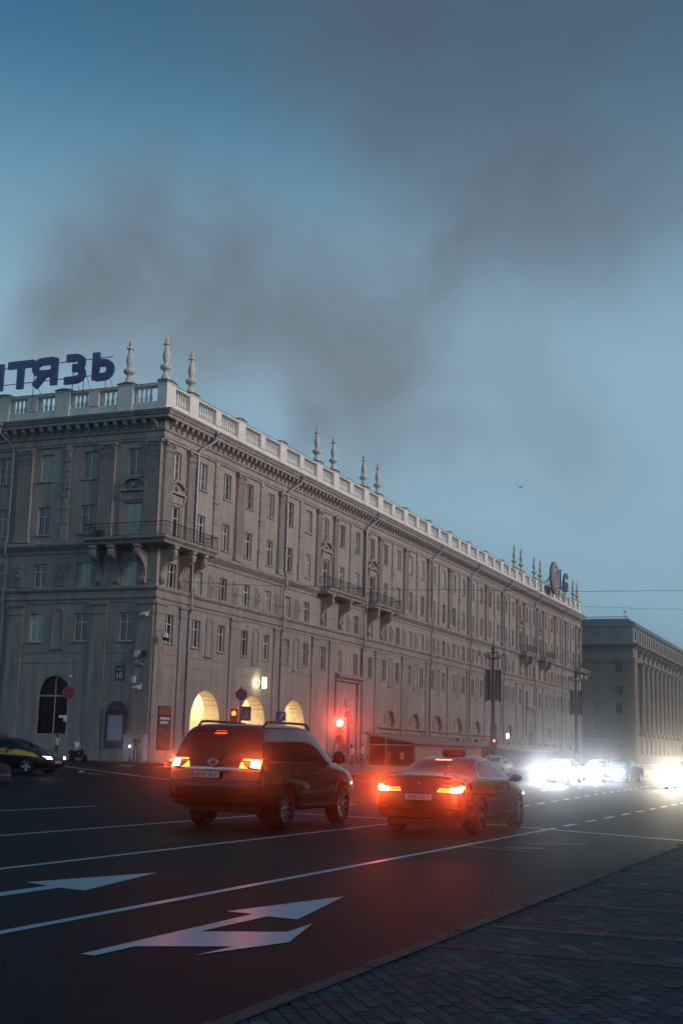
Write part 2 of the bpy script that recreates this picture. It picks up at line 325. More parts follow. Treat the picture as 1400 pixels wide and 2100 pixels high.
# near pavement: kerb stones and pavers laid one by one
bed = MB(); bed.box(-3.08, 9, -6, 44, -.1, .122)
pavement = struct(bed.build('near_pavement', JOINT))
ks = MB(); ks.add([(-3.22,.008,-.08),(-3.07,.008,-.08),(-3.07,.992,-.08),(-3.22,.992,-.08),(-3.21,.008,.128),(-3.07,.008,.15),(-3.07,.992,.15),(-3.21,.992,.128),(-3.185,.008,.15),(-3.185,.992,.15)],
    [(0,1,2,3),(0,4,7,3),(4,8,9,7),(8,5,6,9),(1,5,6,2),(0,1,5,8,4),(3,7,9,6,2)])
ksm = ks.mesh('kerb_stone', KERBM)
for i in range(46):
    o = inst('kerb_stone', ksm, pavement, (random.uniform(-.006,.006), -2+i, random.uniform(-.006,.006))); o.rotation_euler.z = random.uniform(-.002,.002)
pvm = {}
def paver_mesh(wd, ln, ma):
    key = (wd, ln, ma.name)
    if key not in pvm:
        b = MB(); a, c = wd/2-.003, ln/2-.003; e = .005
        b.add([(-a,-c,-.03),(a,-c,-.03),(a,c,-.03),(-a,c,-.03),(-a,-c,.0),(a,-c,.0),(a,c,.0),(-a,c,.0),(-a+e,-c+e,.006),(a-e,-c+e,.006),(a-e,c-e,.006),(-a+e,c-e,.006)],
              [(0,1,5,4),(1,2,6,5),(2,3,7,6),(3,0,4,7),(4,5,9,8),(5,6,10,9),(6,7,11,10),(7,4,8,11),(8,9,10,11)])
        pvm[key] = b.mesh('paver', ma)
    return pvm[key]
pavers = []
# bands across the pavement: (y0, y1, kind)
BANDS = [(-6,9.12,'d'),(9.12,9.32,'r'),(9.32,10.38,'d'),(10.38,10.58,'l'),(10.58,11.0,'r'),(11.0,12.3,'d'),(12.3,12.5,'l'),(12.5,12.9,'r'),(12.9,14.3,'d'),(14.3,14.5,'r'),(14.5,16.0,'d'),(16.0,16.2,'l'),(16.2,16.8,'r'),
         (16.8,18.6,'d'),(18.6,19.0,'r'),(19.0,21.4,'d'),(21.4,21.8,'r'),(21.8,24.4,'d'),(24.4,24.8,'l'),(24.8,28,'d'),(28,28.4,'r'),(28.4,32,'d'),(32,32.4,'r'),(32.4,38,'d')]
def inview(x, y):
    d = Vector((x, y, .14-1.5)); z = d.dot(fw)
    if z <= 0: return False
    px = d.dot(rt2)/z*2608+700; py = 1050-d.dot(up2)/z*2608
    return -60 < px < 1460 and 900 < py < 2180
ca, sa = math.cos(R(-54)), math.sin(R(-54))
def inband(y): return any(y0+.07 < y < y1-.07 for y0, y1, kd in BANDS if kd in 'rl')
for i in range(-60, 330):
    for j in range(-150, 110):
        u = j*.2+(i%2)*.1; v = i*.1
        xc = -3.3+u*ca-v*sa; yc = 2+u*sa+v*ca
        if -3.12 < xc < 4 and -2 < yc < 34 and not inband(yc) and inview(xc, yc):
            c = random.random(); pavers.append((xc, yc, R(-54)+math.pi/2, PLIGHT if c < .09 else PRED if c < .13 else PGREY, 0))
for y0, y1, kd in BANDS:
    if kd in 'rl':
        n = max(1, round((y1-y0)/.1))
        for r_ in range(n):
            yc = y0+.05+.1*r_; x = -3.07+(.1 if r_%2 else .0)
            while x < 4:
                xc = x+.1
                if inview(xc, yc): pavers.append((xc, yc, math.pi/2, PRED if kd == 'r' and random.random() < .85 else PLIGHT if kd == 'l' and random.random() < .8 else PGREY, .004))
                x += .2
pavers.sort(key=lambda p: (p[0]**2+p[1]**2))
rest = MB()
for i, (x, y, a, ma, dz) in enumerate(pavers):
    z = .133+dz+random.uniform(-.0015,.0015)
    if i < 300:
        o = inst('paver', paver_mesh(.1,.2,ma), pavement, (x,y,z), rot=(random.uniform(-.01,.01),random.uniform(-.01,.01),a))
    else:
        rest.cur = 0 if ma is PGREY else 1 if ma is PRED else 2
        ca, sa = math.cos(a), math.sin(a); p = []
        for dx, dy in ((-.047,-.097),(.047,-.097),(.047,.097),(-.047,.097)): p.append((x+dx*ca-dy*sa, y+dx*sa+dy*ca))
        rest.add([(*q, z-.03) for q in p]+[(*q, z+.004) for q in p], [(0,1,5,4),(1,2,6,5),(2,3,7,6),(3,0,4,7),(4,5,6,7)])
stuff(rest.build('far_pavers', [PGREY, PRED, PLIGHT], pavement, recalc=False))

# painted markings
def strip(name, pts, wd, z=.005, parent=road, dash=None):
    P = [Vector(p) for p in pts]
    b = MB()
    if dash is None:
        vs = []
        for i, p in enumerate(P):
            t = (P[min(i+1,len(P)-1)]-P[max(i-1,0)]).normalized(); n = Vector((-t.y, t.x))*wd/2
            for q in (p+n, p-n): vs.append((q.x, q.y, H(q.x)+z))
        b.add(vs, [(2*i,2*i+1,2*i+3,2*i+2) for i in range(len(P)-1)])
    b.build(name, PAINT, parent, recalc=False)
def seg(p, q, n): return [Vector(p).lerp(Vector(q), i/n) for i in range(n+1)]
for x in (-6.6, -9.9, -13.42): strip('lane_line', seg((x,-8),(x,27.9),6), .12)
strip('lane_line', seg((-18.27,-8),(-18.27,27.9),6), .14)
strip('stop_line', [(-7.5,27.75),(-3.25,25.5)], .16)
strip('stop_line', [(-13.4,28.9),(-7.7,28.0)], .14)
for i in range(16): strip('dash_line', [(-6.62-.02*i, 28.8+2.4*i),(-6.63-.02*i, 30.0+2.4*i)], .11)
for i in range(16):
    y = 36.4+2.6*i; x = lambda y: -10.2-(y-38)*.065
    strip('dash_line', [(x(y), y),(x(y+1.3), y+1.3)], .11)
for i in range(10): strip('dash_line', [(-14.2-.03*i, 34+4*i),(-14.3-.03*i, 35.4+4*i)], .11)
for x in (-21.6, -25.2): 
    for i in range(9): strip('dash_line', [(x, 76+8*i),(x, 79+8*i)], .12)
strip('lane_line', seg((-18.2,74),(-18.2,210),4), .14, parent=road2)
strip('lane_line', [(-44,59.6),(-40,57.4),(-36,54.6),(-32,51.8),(-28.6,49.6)], .22)
strip('lane_line', [(-35.6,53.0),(-34.4,50.9),(-32.6,50.2)], .18)
strip('lane_line', [(-4.9,23.2),(-5.9,22.6)], .07)
strip('drain_joint', [(-6.6,21.2),(-5.2,20.6)], .05)
strip('crossing_bar', [(-30,64),(-20,62.5)], .3)
def poly(name, pts, z=.005):
    b = MB(); b.add([(x,y,H(x)+z) for x,y in pts], [tuple(range(len(pts)))]); o = b.build(name, PAINT, road, recalc=False)
    return o
def tris(name, polys, z=.005):
    b = MB()
    for p in polys: b.add([(x,y,z) for x,y in p], [tuple(range(len(p)))])
    return b.build(name, PAINT, road, recalc=False)
# straight-ahead arrow in the second lane, straight-and-right arrow in the kerb lane
tris('direction_arrow', [[(-8.36,7.2),(-8.18,7.2),(-8.13,11.81),(-8.35,11.89)], [(-8.74,12.05),(-8.35,11.89),(-8.13,11.81),(-7.77,11.72),(-8.18,13.88)]])
tris('direction_arrow', [[(-5.46,8.24),(-5.33,8.22),(-5.32,8.76),(-5.30,9.74),(-5.26,10.94),(-5.45,11.02),(-5.46,9.0)], [(-5.74,11.04),(-5.45,11.02),(-5.26,10.94),(-4.94,10.90),(-5.31,12.88)],
    [(-5.32,8.76),(-4.69,9.16),(-4.68,10.12),(-5.30,9.74)], [(-4.73,8.64),(-4.42,9.60),(-4.72,10.75),(-4.68,10.12),(-4.69,9.16)]])
# iron drain cover set in the kerb lane
MET = mat('cast_iron', (.05,.05,.052), .5, metal=.6, var=.2, vscale=20)
b = MB(); b.lathe([(.33,.002),(.33,.006),(.29,.006),(.29,.004),(.0,.004)], (-5.6,21.4,0), 20); b.build('manhole_cover', MET, road)
# ------------------------------------------------------------------ the corner building
class Frame:
    def __init__(s, ox, oy, rz): s.o = Vector((ox, oy, 0)); s.rz = rz; s.c, s.s = math.cos(rz), math.sin(rz)
    def pt(s, u, d, z): return Vector((s.o.x+u*s.c+d*s.s, s.o.y+u*s.s-d*s.c, z))
XC, YC = -45.0, 74.3
FA = Frame(XC, YC, math.pi/2); FB = Frame(XC, YC, 0)
def YW(t): return 76.3+3.82*(t-1)-.003*(t-1)**2-YC        # window axis t on the long facade (local u)
def UB(t): return -2.2-3.68*(t-1)                          # window axis t on the end facade
UEND = YW(36.5)+.15
BL = empty('corner_building', (XC, YC, .45))
tag(BL, 'long beige stucco apartment building with balustraded roof and lit arches along the avenue', 'building')
def place(name, me, F, u, z, d=0, parent=BL, smooth=False):
    p = F.pt(u, d, z); o = bpy.data.objects.new(name, me); link(o); o.parent = parent
    o.location = p-BL.location if parent is BL else p; o.rotation_euler = (0,0,F.rz)
    return o
def fbuild(mb, name, ma, F, parent=BL, smooth=False, bevel=0):
    o = mb.build(name, ma, None, smooth, bevel=bevel); o.parent = BL
    o.location = F.o-BL.location; o.rotation_euler = (0,0,F.rz)
    if parent is not BL: reparent(o, parent)
    return o
def reparent(o, p):
    # keep place while hanging a sub-part under its part
    d = Vector(o.location)-Vector(p.location); a = -p.rotation_euler.z
    o.parent = p; o.location = (d.x*math.cos(a)-d.y*math.sin(a), d.x*math.sin(a)+d.y*math.cos(a), d.z)
    o.rotation_euler = (0, 0, o.rotation_euler.z-p.rotation_euler.z)
def sub(name, me, p, x=0, y=0, z=0):
    o = bpy.data.objects.new(name, me); link(o); o.parent = p; o.location = (x,y,z); return o

ROWS = {'mezz': (8.55,10.52,1.12), 'third': (12.38,14.06,1.12), 'fourth': (16.15,18.18,1.12), 'fifth': (20.06,22.05,1.15)}
FRENCH = (15.62,18.18,1.42)
BALC = (1, 8, 11, 26, 29, 36)
DOUBLE_ARCH = [2.5, 4.5, 6.5]
SHOP_ARCH = [12.5, 14.5, 16.5, 18.5, 20.5, 22.5, 24.5, 31.5-.0, 33.0+.5]
SHOP_ARCH = [12.5, 14.5, 16.5, 18.5, 20.5, 22.5, 24.5, 30.5, 32.5, 34.5]

def wall_mesh(F, u0, u1, z0, z1, rects, arches, name):
    # rects: (u0,u1,z0,z1,depth); arches: (uc, half, z0, spring, depth)
    us = {u0, u1}; zs = {z0, z1}; holes = []
    for a,b_,c,d,dep in rects: us |= {a,b_}; zs |= {c,d}; holes.append((a,b_,c,d))
    for uc,hw,c,sp,dep in arches: us |= {uc-hw, uc+hw}; zs |= {c, sp+hw}; holes.append((uc-hw,uc+hw,c,sp+hw))
    us = sorted(us); zs = sorted(zs); m = MB(); idx = {}
    def V(u,z):
        k = (round(u,4), round(z,4))
        if k not in idx: idx[k] = len(m.v); m.v.append((u,0,z))
        return idx[k]
    for i in range(len(us)-1):
        for j in range(len(zs)-1):
            cu, cz = (us[i]+us[i+1])/2, (zs[j]+zs[j+1])/2
            if any(a < cu < b_ and c < cz < d for a,b_,c,d in holes): continue
            m.f.append((V(us[i],zs[j]),V(us[i+1],zs[j]),V(us[i+1],zs[j+1]),V(us[i],zs[j+1]))); m.m.append(0)
    for a,b_,c,d,dep in rects:
        m.add([(a,0,c),(b_,0,c),(b_,0,d),(a,0,d),(a,dep,c),(b_,dep,c),(b_,dep,d),(a,dep,d)], [(0,1,5,4),(1,2,6,5),(2,3,7,6),(3,0,4,7)])
    for uc,hw,c,sp,dep in arches:
        n = 14; arc = [(uc+hw*math.cos(math.pi*k/n), sp+hw*math.sin(math.pi*k/n)) for k in range(n+1)]
        for k in range(n):
            cu = uc+hw if k < n/2 else uc-hw
            m.quad((arc[k][0],0,arc[k][1]),(arc[k+1][0],0,arc[k+1][1]),(cu,0,sp+hw))
        m.quad((uc+hw,0,sp+hw),(uc,0,sp+hw),(uc,0,sp+hw-.0001))
        out_ = [(uc+hw,c)]+arc+[(uc-hw,c)]
        for p,q in zip(out_[:-1], out_[1:]): m.quad((p[0],0,p[1]),(q[0],0,q[1]),(q[0],dep,q[1]),(p[0],dep,p[1]))
    return fbuild(m, name, STUCCO, F)

rectsA = []; rectsB = []; WIN = []
for t in range(1, 37):
    for row, (z0,z1,wd) in ROWS.items():
        fr = row == 'fourth' and t in BALC
        if fr: z0, z1, wd = FRENCH
        u = YW(t); rectsA.append((u-wd/2,u+wd/2,z0,z1,.28)); WIN.append((FA,u,z0,'french' if fr else row))
for t in range(1, 8):
    for row, (z0,z1,wd) in ROWS.items():
        fr = row == 'fourth' and t == 1
        if fr: z0, z1, wd = FRENCH
        u = UB(t); rectsB.append((u-wd/2,u+wd/2,z0,z1,.28)); WIN.append((FB,u,z0,'french' if fr else row))
archA = [(YW(t), 2.2, .5, 3.42, 1.15) for t in DOUBLE_ARCH]
archA += [(YW(t), 1.3, 4.05, 4.3, .3) for t in SHOP_ARCH]
for t in SHOP_ARCH:
    u = YW(t)
    for du, hw in ((-2.15,.38),(0,.95),(2.15,.38)): rectsA.append((u+du-hw, u+du+hw, .95, 3.45, .35))
for t in (11, 9.0, 26, 28.0, 29, 1):
    if t in (11, 26, 29): rectsA.append((YW(t)-.55, YW(t)+.55, .95, 3.45, .35))
archB = [(UB(2.5)+.0, 1.33, 2.15, 4.85, .35)]
archA += [(YW(9.5), 1.05, .5, 4.1, .5), (YW(27.5), 1.05, .5, 4.1, .5)]
wallA = wall_mesh(FA, 0, UEND, .3, 24.0, rectsA, archA, 'wall')
wallB = wall_mesh(FB, -30, 0, .3, 24.0, rectsB, archB, 'wall')
# dark inner skins so no light leaks through the openings, back and roof
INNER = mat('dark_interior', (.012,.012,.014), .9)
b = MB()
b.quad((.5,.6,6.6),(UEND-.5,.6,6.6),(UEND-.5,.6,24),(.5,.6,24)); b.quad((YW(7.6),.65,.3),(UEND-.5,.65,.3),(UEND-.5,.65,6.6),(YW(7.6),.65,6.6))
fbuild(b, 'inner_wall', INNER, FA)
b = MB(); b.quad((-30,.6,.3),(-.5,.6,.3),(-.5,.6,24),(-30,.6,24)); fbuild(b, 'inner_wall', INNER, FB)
b = MB(); b.box(.2, UEND-.2, .2, 15, 24.0, 24.9); b.box(0, UEND, 14.8, 15, .3, 24.2); b.box(UEND-.02, UEND, .0, 14.8, .3, 24.2)
fbuild(b, 'roof', SHEET, FA)
b = MB(); b.box(-30,-15.2,.2,15,24.0,24.9); b.box(-30.2,-30,0,15,.3,24.2); fbuild(b, 'roof', SHEET, FB)

# windows: frame (with its bars), pane and sill; alike ones share meshes
def win_meshes(kind, wd, ht):
    f = MB(); t = .075; y0, y1 = .17, .25; m_ = .006
    f.box(-wd/2+m_,-wd/2+t,y0,y1,m_,ht-m_); f.box(wd/2-t,wd/2-m_,y0,y1,m_,ht-m_); f.box(-wd/2+t,wd/2-t,y0,y1,m_,t); f.box(-wd/2+t,wd/2-t,y0,y1,ht-t,ht-m_)
    f.box(-.045,.045,y0+.004,y1-.004,t,ht-t)
    tr = ht*.68 if kind != 'fifth' else None
    if tr: f.box(-wd/2+t,wd/2-t,y0+.012,y1-.012,tr-.03,tr+.03)
    if kind == 'fifth':
        for s_ in (-1,1):
            for q in (.36,.66): f.box(min(s_*.045,s_*(wd/2-t)),max(s_*.045,s_*(wd/2-t)),y0+.02,y1-.02,ht*q-.012,ht*q+.012)
    p = MB(); p.quad((-wd/2+t/2,.215,t/2),(wd/2-t/2,.215,t/2),(wd/2-t/2,.215,ht-t/2),(-wd/2+t/2,.215,ht-t/2))
    s = MB()
    if kind != 'french': s.box(-wd/2-.14,wd/2+.14,-.11,.16,-.09,-.002)
    return f.mesh('window', FRAMEW), p.mesh('pane', GLASS), (s.mesh('sill', STUCCO2) if kind != 'french' else None)
WM = {k: win_meshes(k, v[2], v[1]-v[0]) for k, v in ROWS.items()}; WM['french'] = win_meshes('french', FRENCH[2], FRENCH[1]-FRENCH[0])
for F,u,z,kind in WIN:
    fm, pm, sm = WM[kind]
    o = place('window', fm, F, u, z); sub('pane', pm, o)
    if sm: sub('sill', sm, o)
# shop windows under the blind arches
def shop(F, u, hw, z0=.95, z1=3.45):
    f = MB(); f.box(-hw+.004,-hw+.07,.2,.28,.004,z1-z0-.004); f.box(hw-.07,hw-.004,.2,.28,.004,z1-z0-.004); f.box(-hw+.07,hw-.07,.2,.28,z1-z0-.08,z1-z0-.004); f.box(-hw+.07,hw-.07,.2,.28,.004,.12)
    if hw > .6: f.box(-hw+.07,hw-.07,.21,.27,1.75,1.82); f.box(-.03,.03,.21,.27,.12,1.75)
    o = place('shop_window', f.mesh('shop_window', IRON), F, u, z0)
    p = MB(); p.quad((-hw+.03,.25,.03),(hw-.03,.25,.03),(hw-.03,.25,z1-z0-.03),(-hw+.03,.25,z1-z0-.03)); sub('pane', p.mesh('pane', GLASS), o)
for t in SHOP_ARCH:
    for du, hw in ((-2.15,.38),(0,.95),(2.15,.38)): shop(FA, YW(t)+du, hw)
for t in (11,26,29): shop(FA, YW(t), .55)
# tympanum and ring of each blind arch; ledge above the shop windows
for t in SHOP_ARCH:
    b = MB(); n = 14; u = YW(t)
    for k in range(n):
        a0, a1 = math.pi*k/n, math.pi*(k+1)/n
        q = []
        for a in (a0,a1):
            for r_ in (1.34,1.62): q.append((u+r_*math.cos(a), 4.3+r_*math.sin(a)))
        b.add([(q[0][0],-.1,q[0][1]),(q[1][0],-.1,q[1][1]),(q[3][0],-.1,q[3][1]),(q[2][0],-.1,q[2][1]),(q[0][0],.02,q[0][1]),(q[1][0],.02,q[1][1]),(q[3][0],.02,q[3][1]),(q[2][0],.02,q[2][1])],
              [(0,1,2,3),(0,3,7,4),(1,5,6,2)])
    b.quad((u-1.4,.29,3.95),(u+1.4,.29,3.95),(u+1.4,.29,5.7),(u-1.4,.29,5.7))
    fbuild(b, 'arch_surround', STUCCO2, FA)
PT = [1.5,3.5,5.5,7.5,8.5,10.5,11.5]+[13.5+2*i for i in range(6)]+[25.5,26.5,28.5,29.5,31.5,33.5,35.5]
for a, c in ((11.55,25.45),(29.55,35.4)):
    b = MB(); b.prism([(0,3.78),(-.22,3.86),(-.26,4.0),(-.12,4.04),(0,4.04)], 'x', YW(a), YW(c)); fbuild(b, 'ledge', STUCCO2, FA)
# the lit arcade behind the three open arches
WARM = mat('arcade_plaster', (.80,.72,.55), .85, var=.22, vscale=3.5, bump=.3, bscale=10)
u0, u1 = YW(1.55), YW(7.45)
b = MB(); b.quad((u0,4.8,.5),(u1,4.8,.5),(u1,4.8,6.3),(u0,4.8,6.3)); b.quad((u0,1.15,.5),(u0,4.8,.5),(u0,4.8,6.3),(u0,1.15,6.3)); b.quad((u1,1.15,.5),(u1,4.8,.5),(u1,4.8,6.3),(u1,1.15,6.3))
b.quad((u0,1.15,6.3),(u1,1.15,6.3),(u1,4.8,6.3),(u0,4.8,6.3))
for t in (3.5,5.5): b.box(YW(t)-1.55,YW(t)+1.55,1.16,1.5,.5,6.3)
b.quad((u0,0.0,.52),(u1,0.0,.52),(u1,4.8,.52),(u0,4.8,.52))
fbuild(b, 'arcade_interior', WARM, FA)
# the arch soffits are painted the same warm colour: a thin lining inside each opening
for t in DOUBLE_ARCH:
    b = MB(); uc = YW(t); n = 16; hw = 2.19; pts = [(uc+hw,.5)]+[(uc+hw*math.cos(math.pi*k/n), 3.42+hw*math.sin(math.pi*k/n)) for k in range(n+1)]+[(uc-hw,.5)]
    for p, q in zip(pts[:-1], pts[1:]): b.quad((p[0],.012,p[1]),(q[0],.012,q[1]),(q[0],1.14,q[1]),(p[0],1.14,p[1]))
    fbuild(b, 'arch_lining', WARM, FA, smooth=True)
BULB = mat('warm_bulb', (1,.9,.7), .4, emit=(1,.72,.36), estr=14)
for t in DOUBLE_ARCH:
    p = FA.pt(YW(t), -2.9, 5.85); b = MB(); b.lathe([(.02,.42),(.02,.1),(.16,.08),(.17,-.05),(.12,-.14),(0.01,-.16)], (0,0,0), 10)
    o = b.build('arcade_lamp', BULB, None, smooth=True); o.parent = BL; o.location = p-BL.location
    ld = bpy.data.lights.new('arcade_lamp_light', 'POINT'); ld.energy = 520; ld.color = (1,.75,.44); ld.shadow_soft_size = .18
    lo = link(bpy.data.objects.new('arcade_lamp_light', ld)); lo.parent = o; lo.location = (0,0,-.35)
# the lit square lamp on the wall between the arches
b = MB(); b.box(-.02,.02,-.45,.0,-.05,.05); b.box(-.40,.40,-.62,-.42,-.47,.47); o = place('wall_lamp_bracket', b.mesh('wall_lamp_bracket', IRON), FA, YW(4.5)+.55, 6.65)
LAMPW = mat('lamp_diffuser', (1,.96,.85), .4, emit=(1,.88,.62), estr=7)
b = MB(); b.box(-.36,.36,-.645,-.395,-.43,.43); sub('diffuser', b.mesh('diffuser', LAMPW), o)
ld = bpy.data.lights.new('wall_lamp_light', 'POINT'); ld.energy = 22; ld.color = (1,.78,.45); ld.shadow_soft_size = .15
lo = link(bpy.data.objects.new('wall_lamp_light', ld)); lo.parent = o; lo.location = (-.55,-.35,0)

# mouldings swept round the corner (far end on the end facade, round the corner, along the avenue)
def around(prof, name, ma, parent=BL, ua=-30, ub=None):
    ub = UEND if ub is None else ub
    path = [(XC+ua, YC, 0, -1), (XC, YC, 1, -1), (XC, YC+ub, 1, 0)]
    m_ = MB(); m_.profile(prof, path); o = m_.build(name, ma); o.parent = BL; o.location = -BL.location
    if parent is not BL: reparent(o, parent)
    return o
plinth = around([(0,.3),(.10,.3),(.10,1.25),(.05,1.32),(0,1.32)], 'plinth', STUCCO2, ub=YW(1.5))
b = MB(); b.prism([(0,.3),(-.10,.3),(-.10,.9),(0,.9)], 'x', YW(7.5), UEND); fbuild(b, 'plinth', STUCCO2, FA)
around([(0,11.22),(.06,11.22),(.06,11.42),(.16,11.5),(.16,11.62),(.07,11.66),(.07,11.98),(.14,12.02),(.24,12.14),(.24,12.24),(0,12.32)], 'belt_course', STUCCO2)
around([(0,14.72),(.08,14.74),(.10,14.95),(.22,15.06),(.36,15.22),(.42,15.30),(.42,15.46),(.34,15.52),(0,15.60)], 'string_course', STUCCO2)
around([(0,7.05),(.03,7.05),(.03,7.11),(0,7.11)], 'rustic_band', STUCCO2); around([(0,7.76),(.035,7.76),(.035,7.84),(0,7.84)], 'rustic_band', STUCCO2)
around([(0,22.50),(.12,22.52),(.12,22.66),(.18,22.70),(.18,22.84),(.10,22.86),(.10,23.10),(.2,23.16),(.24,23.24),(.24,23.30),(0,23.30)], 'architrave', STUCCO2)
corn = around([(0,23.30),(.16,23.30),(.16,23.92),(.70,23.94),(.74,23.96),(.74,24.14),(.84,24.2),(.90,24.34),(.98,24.38),(.98,24.47),(.0,24.52)], 'cornice', STUCCO2)
around([(.0,24.52),(1.02,24.472),(1.02,24.50),(.3,24.60),(.0,24.62)], 'cornice_flashing', SHEET, corn)
# modillions under the cornice
mo = MB(); prof = [(-.16,23.36),(-.30,23.38),(-.34,23.5),(-.44,23.58),(-.58,23.62),(-.66,23.72),(-.66,23.93),(-.16,23.93)]
mo.prism(prof, 'x', -.13, .13); mo.box(-.17,.17,-.68,-.16,23.86,23.935)
mom = mo.mesh('modillion', STUCCO2)
def modill(F, u):
    o = place('modillion', mom, F, u, 0); reparent(o, corn)
u = .55
while u < UEND-.3: modill(FA, u); u += .78
u = -.55
while u > -16: modill(FB, u); u -= .78

# pilasters of the upper storeys (fluted shaft, capital, base)
def pilaster(wd, dp, z0, z1, flutes):
    s = MB(); n = flutes
    if n:
        q = [(-wd/2,0),(-wd/2,-dp)]
        st = wd/n
        for i in range(n):
            a = -wd/2+i*st; q += [(a+st*.22,-dp),(a+st*.34,-dp+.05),(a+st*.66,-dp+.05),(a+st*.78,-dp)]
        q += [(wd/2,-dp),(wd/2,0)]
        s.prism(q, 'z', z0+.5, z1-1.15)
    else: s.box(-wd/2,wd/2,-dp,0,z0+.5,z1-1.15)
    bs = MB(); bs.box(-wd/2-.1,wd/2+.1,-dp-.08,0,z0,z0+.28); bs.box(-wd/2-.05,wd/2+.05,-dp-.04,0,z0+.282,z0+.5)
    c = MB(); c.box(-wd/2-.02,wd/2+.02,-dp-.03,0,z1-1.15,z1-1.08); zc = z1-1.08
    for r_ in range(2):
        nl = 4 if wd > 1 else 3
        for i in range(nl):
            x = -wd/2+(i+.5)*wd/nl; w_ = wd/nl*.42; zb = zc+r_*.4
            c.add([(x-w_,-dp,zb),(x+w_,-dp,zb),(x+w_*.9,-dp-.08,zb+.26),(x-w_*.9,-dp-.08,zb+.26),(x+w_*.6,-dp-.2,zb+.36),(x-w_*.6,-dp-.2,zb+.36),(x+w_*.6,-dp-.16,zb+.26),(x-w_*.6,-dp-.16,zb+.26)],
                  [(0,1,2,3),(3,2,4,5),(5,4,6,7)])
    c.box(-wd/2,wd/2,-dp,0,zc,zc+.9)
    for s_ in (-1,1):
        c.lathe([(.02,-.07),(.15,-.05),(.15,.05),(.02,.07)], (s_*(wd/2-.06),-dp-.07,zc+.82), 8, 'y')
    c.box(-wd/2-.14,wd/2+.14,-dp-.16,0,z1-.16,z1)
    return s.mesh('pilaster', STUCCO2), bs.mesh('base', STUCCO2), c.mesh('capital', STUCCO2)
PM = pilaster(1.16,.24,15.60,22.50,7); PMS = pilaster(.8,.22,15.60,22.50,5)
def put_pil(F, u, M=PM):
    o = place('pilaster', M[0], F, u, 0); sub('base', M[1], o); sub('capital', M[2], o)
for t in PT: put_pil(FA, YW(t), PMS if t in (7.5,8.5,10.5,11.5,25.5,26.5,28.5,29.5) else PM)
put_pil(FA, .62, PM); put_pil(FA, UEND-.62, PM)
put_pil(FB, -.62, PM); put_pil(FB, UB(1.5)-.3, PM); put_pil(FB, UB(3.5)+.1, PM); put_pil(FB, UB(5.5), PM)
# slender carved strips between the paired windows
th = MB(); th.box(-.30,.30,-.16,0,15.6,16.9); th.box(-.36,.36,-.2,0,16.9,17.02); th.box(-.2,.2,-.1,0,17.02,22.49)
for z in (17.9,18.9,19.75,20.7,21.4): th.box(-.25,.25,-.15,0,z,z+.34)
th.box(-.3,.3,-.2,0,19.4,19.52); th.box(-.27,.27,-.17,0,22.2,22.495)
for z in (18.4,20.3,21.95): th.lathe([(.02,-.16),(.12,-.14),(.16,-.08)], (0,0,z), 8, 'y')
thm = th.mesh('carved_strip', STUCCO2)
THIN = [2.5,4.5,6.5,9.5]+[12.5+2*i for i in range(7)]+[27.5,30.5,32.5,34.5]
for t in THIN: place('carved_strip', thm, FA, YW(t), 0)
for t in (2.5,4.5,6.5): place('carved_strip', thm, FB, UB(t)+.0, 0)
# relief panels of the third storey
rp = MB(); rp.box(-.46,.46,-.06,0,12.42,14.05)
for i in range(12):
    a0, a1 = 2*math.pi*i/12, 2*math.pi*(i+1)/12
    q = [(r_*math.cos(a)*.8, 13.2+r_*math.sin(a)*1.25) for a in (a0,a1) for r_ in (.34,.46)]
    rp.add([(q[0][0],-.06,q[0][1]),(q[1][0],-.06,q[1][1]),(q[3][0],-.06,q[3][1]),(q[2][0],-.06,q[2][1]),(q[0][0],-.13,q[0][1]),(q[1][0],-.10,q[1][1]),(q[3][0],-.10,q[3][1]),(q[2][0],-.13,q[2][1])], [(4,5,6,7),(0,4,7,3),(1,2,6,5)])
rp.lathe([(.2,-.02),(.16,-.12),(.02,-.16)], (0,-.04,13.2), 8, 'y')
rp.box(-.3,.3,-.12,-.06,13.8,13.98); rp.box(-.26,.26,-.11,-.06,12.5,12.62)
rpm = rp.mesh('relief_panel', STUCCO2)
for t in [1.5+i for i in range(35)]:
    if t not in (7.5,8.5,10.5,11.5,25.5,26.5,28.5,29.5): place('relief_panel', rpm, FA, YW(t), 0)
for t in (2.5,3.5,4.5): place('relief_panel', rpm, FB, UB(t), 0)
# lesenes and blind niches of the lower storeys
le = MB(); le.box(-.62,.62,-.13,0,.3,10.45); le.box(-.7,.7,-.19,0,10.45,10.6); le.box(-.64,.64,-.15,0,10.6,11.05); le.box(-.74,.74,-.24,0,11.05,11.219)
lem = le.mesh('lesene', STUCCO2)
for t in PT: place('lesene', lem, FA, YW(t), 0)
for F, u in ((FA,.66),(FA,UEND-.66),(FB,-.66),(FB,UB(1.5)-.3),(FB,UB(3.5)+.1),(FB,UB(5.5))): place('lesene', lem, F, u, 0)
ni = MB(); n = 8; hw = .40; sp = 10.4
ring = lambda r_: [(r_,8.2)]+[(r_*math.cos(math.pi*k/n), sp+r_*math.sin(math.pi*k/n)) for k in range(n+1)]+[(-r_,8.2)]
a_, c_ = ring(hw), ring(hw+.12)
for i in range(len(a_)-1):
    ni.add([(a_[i][0],-.07,a_[i][1]),(c_[i][0],-.07,c_[i][1]),(c_[i+1][0],-.07,c_[i+1][1]),(a_[i+1][0],-.07,a_[i+1][1]),(a_[i][0],.0,a_[i][1]),(c_[i][0],.0,c_[i][1]),(c_[i+1][0],.0,c_[i+1][1]),(a_[i+1][0],.0,a_[i+1][1])],
           [(0,1,2,3),(0,3,7,4),(1,5,6,2)])
ni.box(-.62,.62,-.14,0,7.98,8.12)
nim = ni.mesh('blind_niche', STUCCO2)
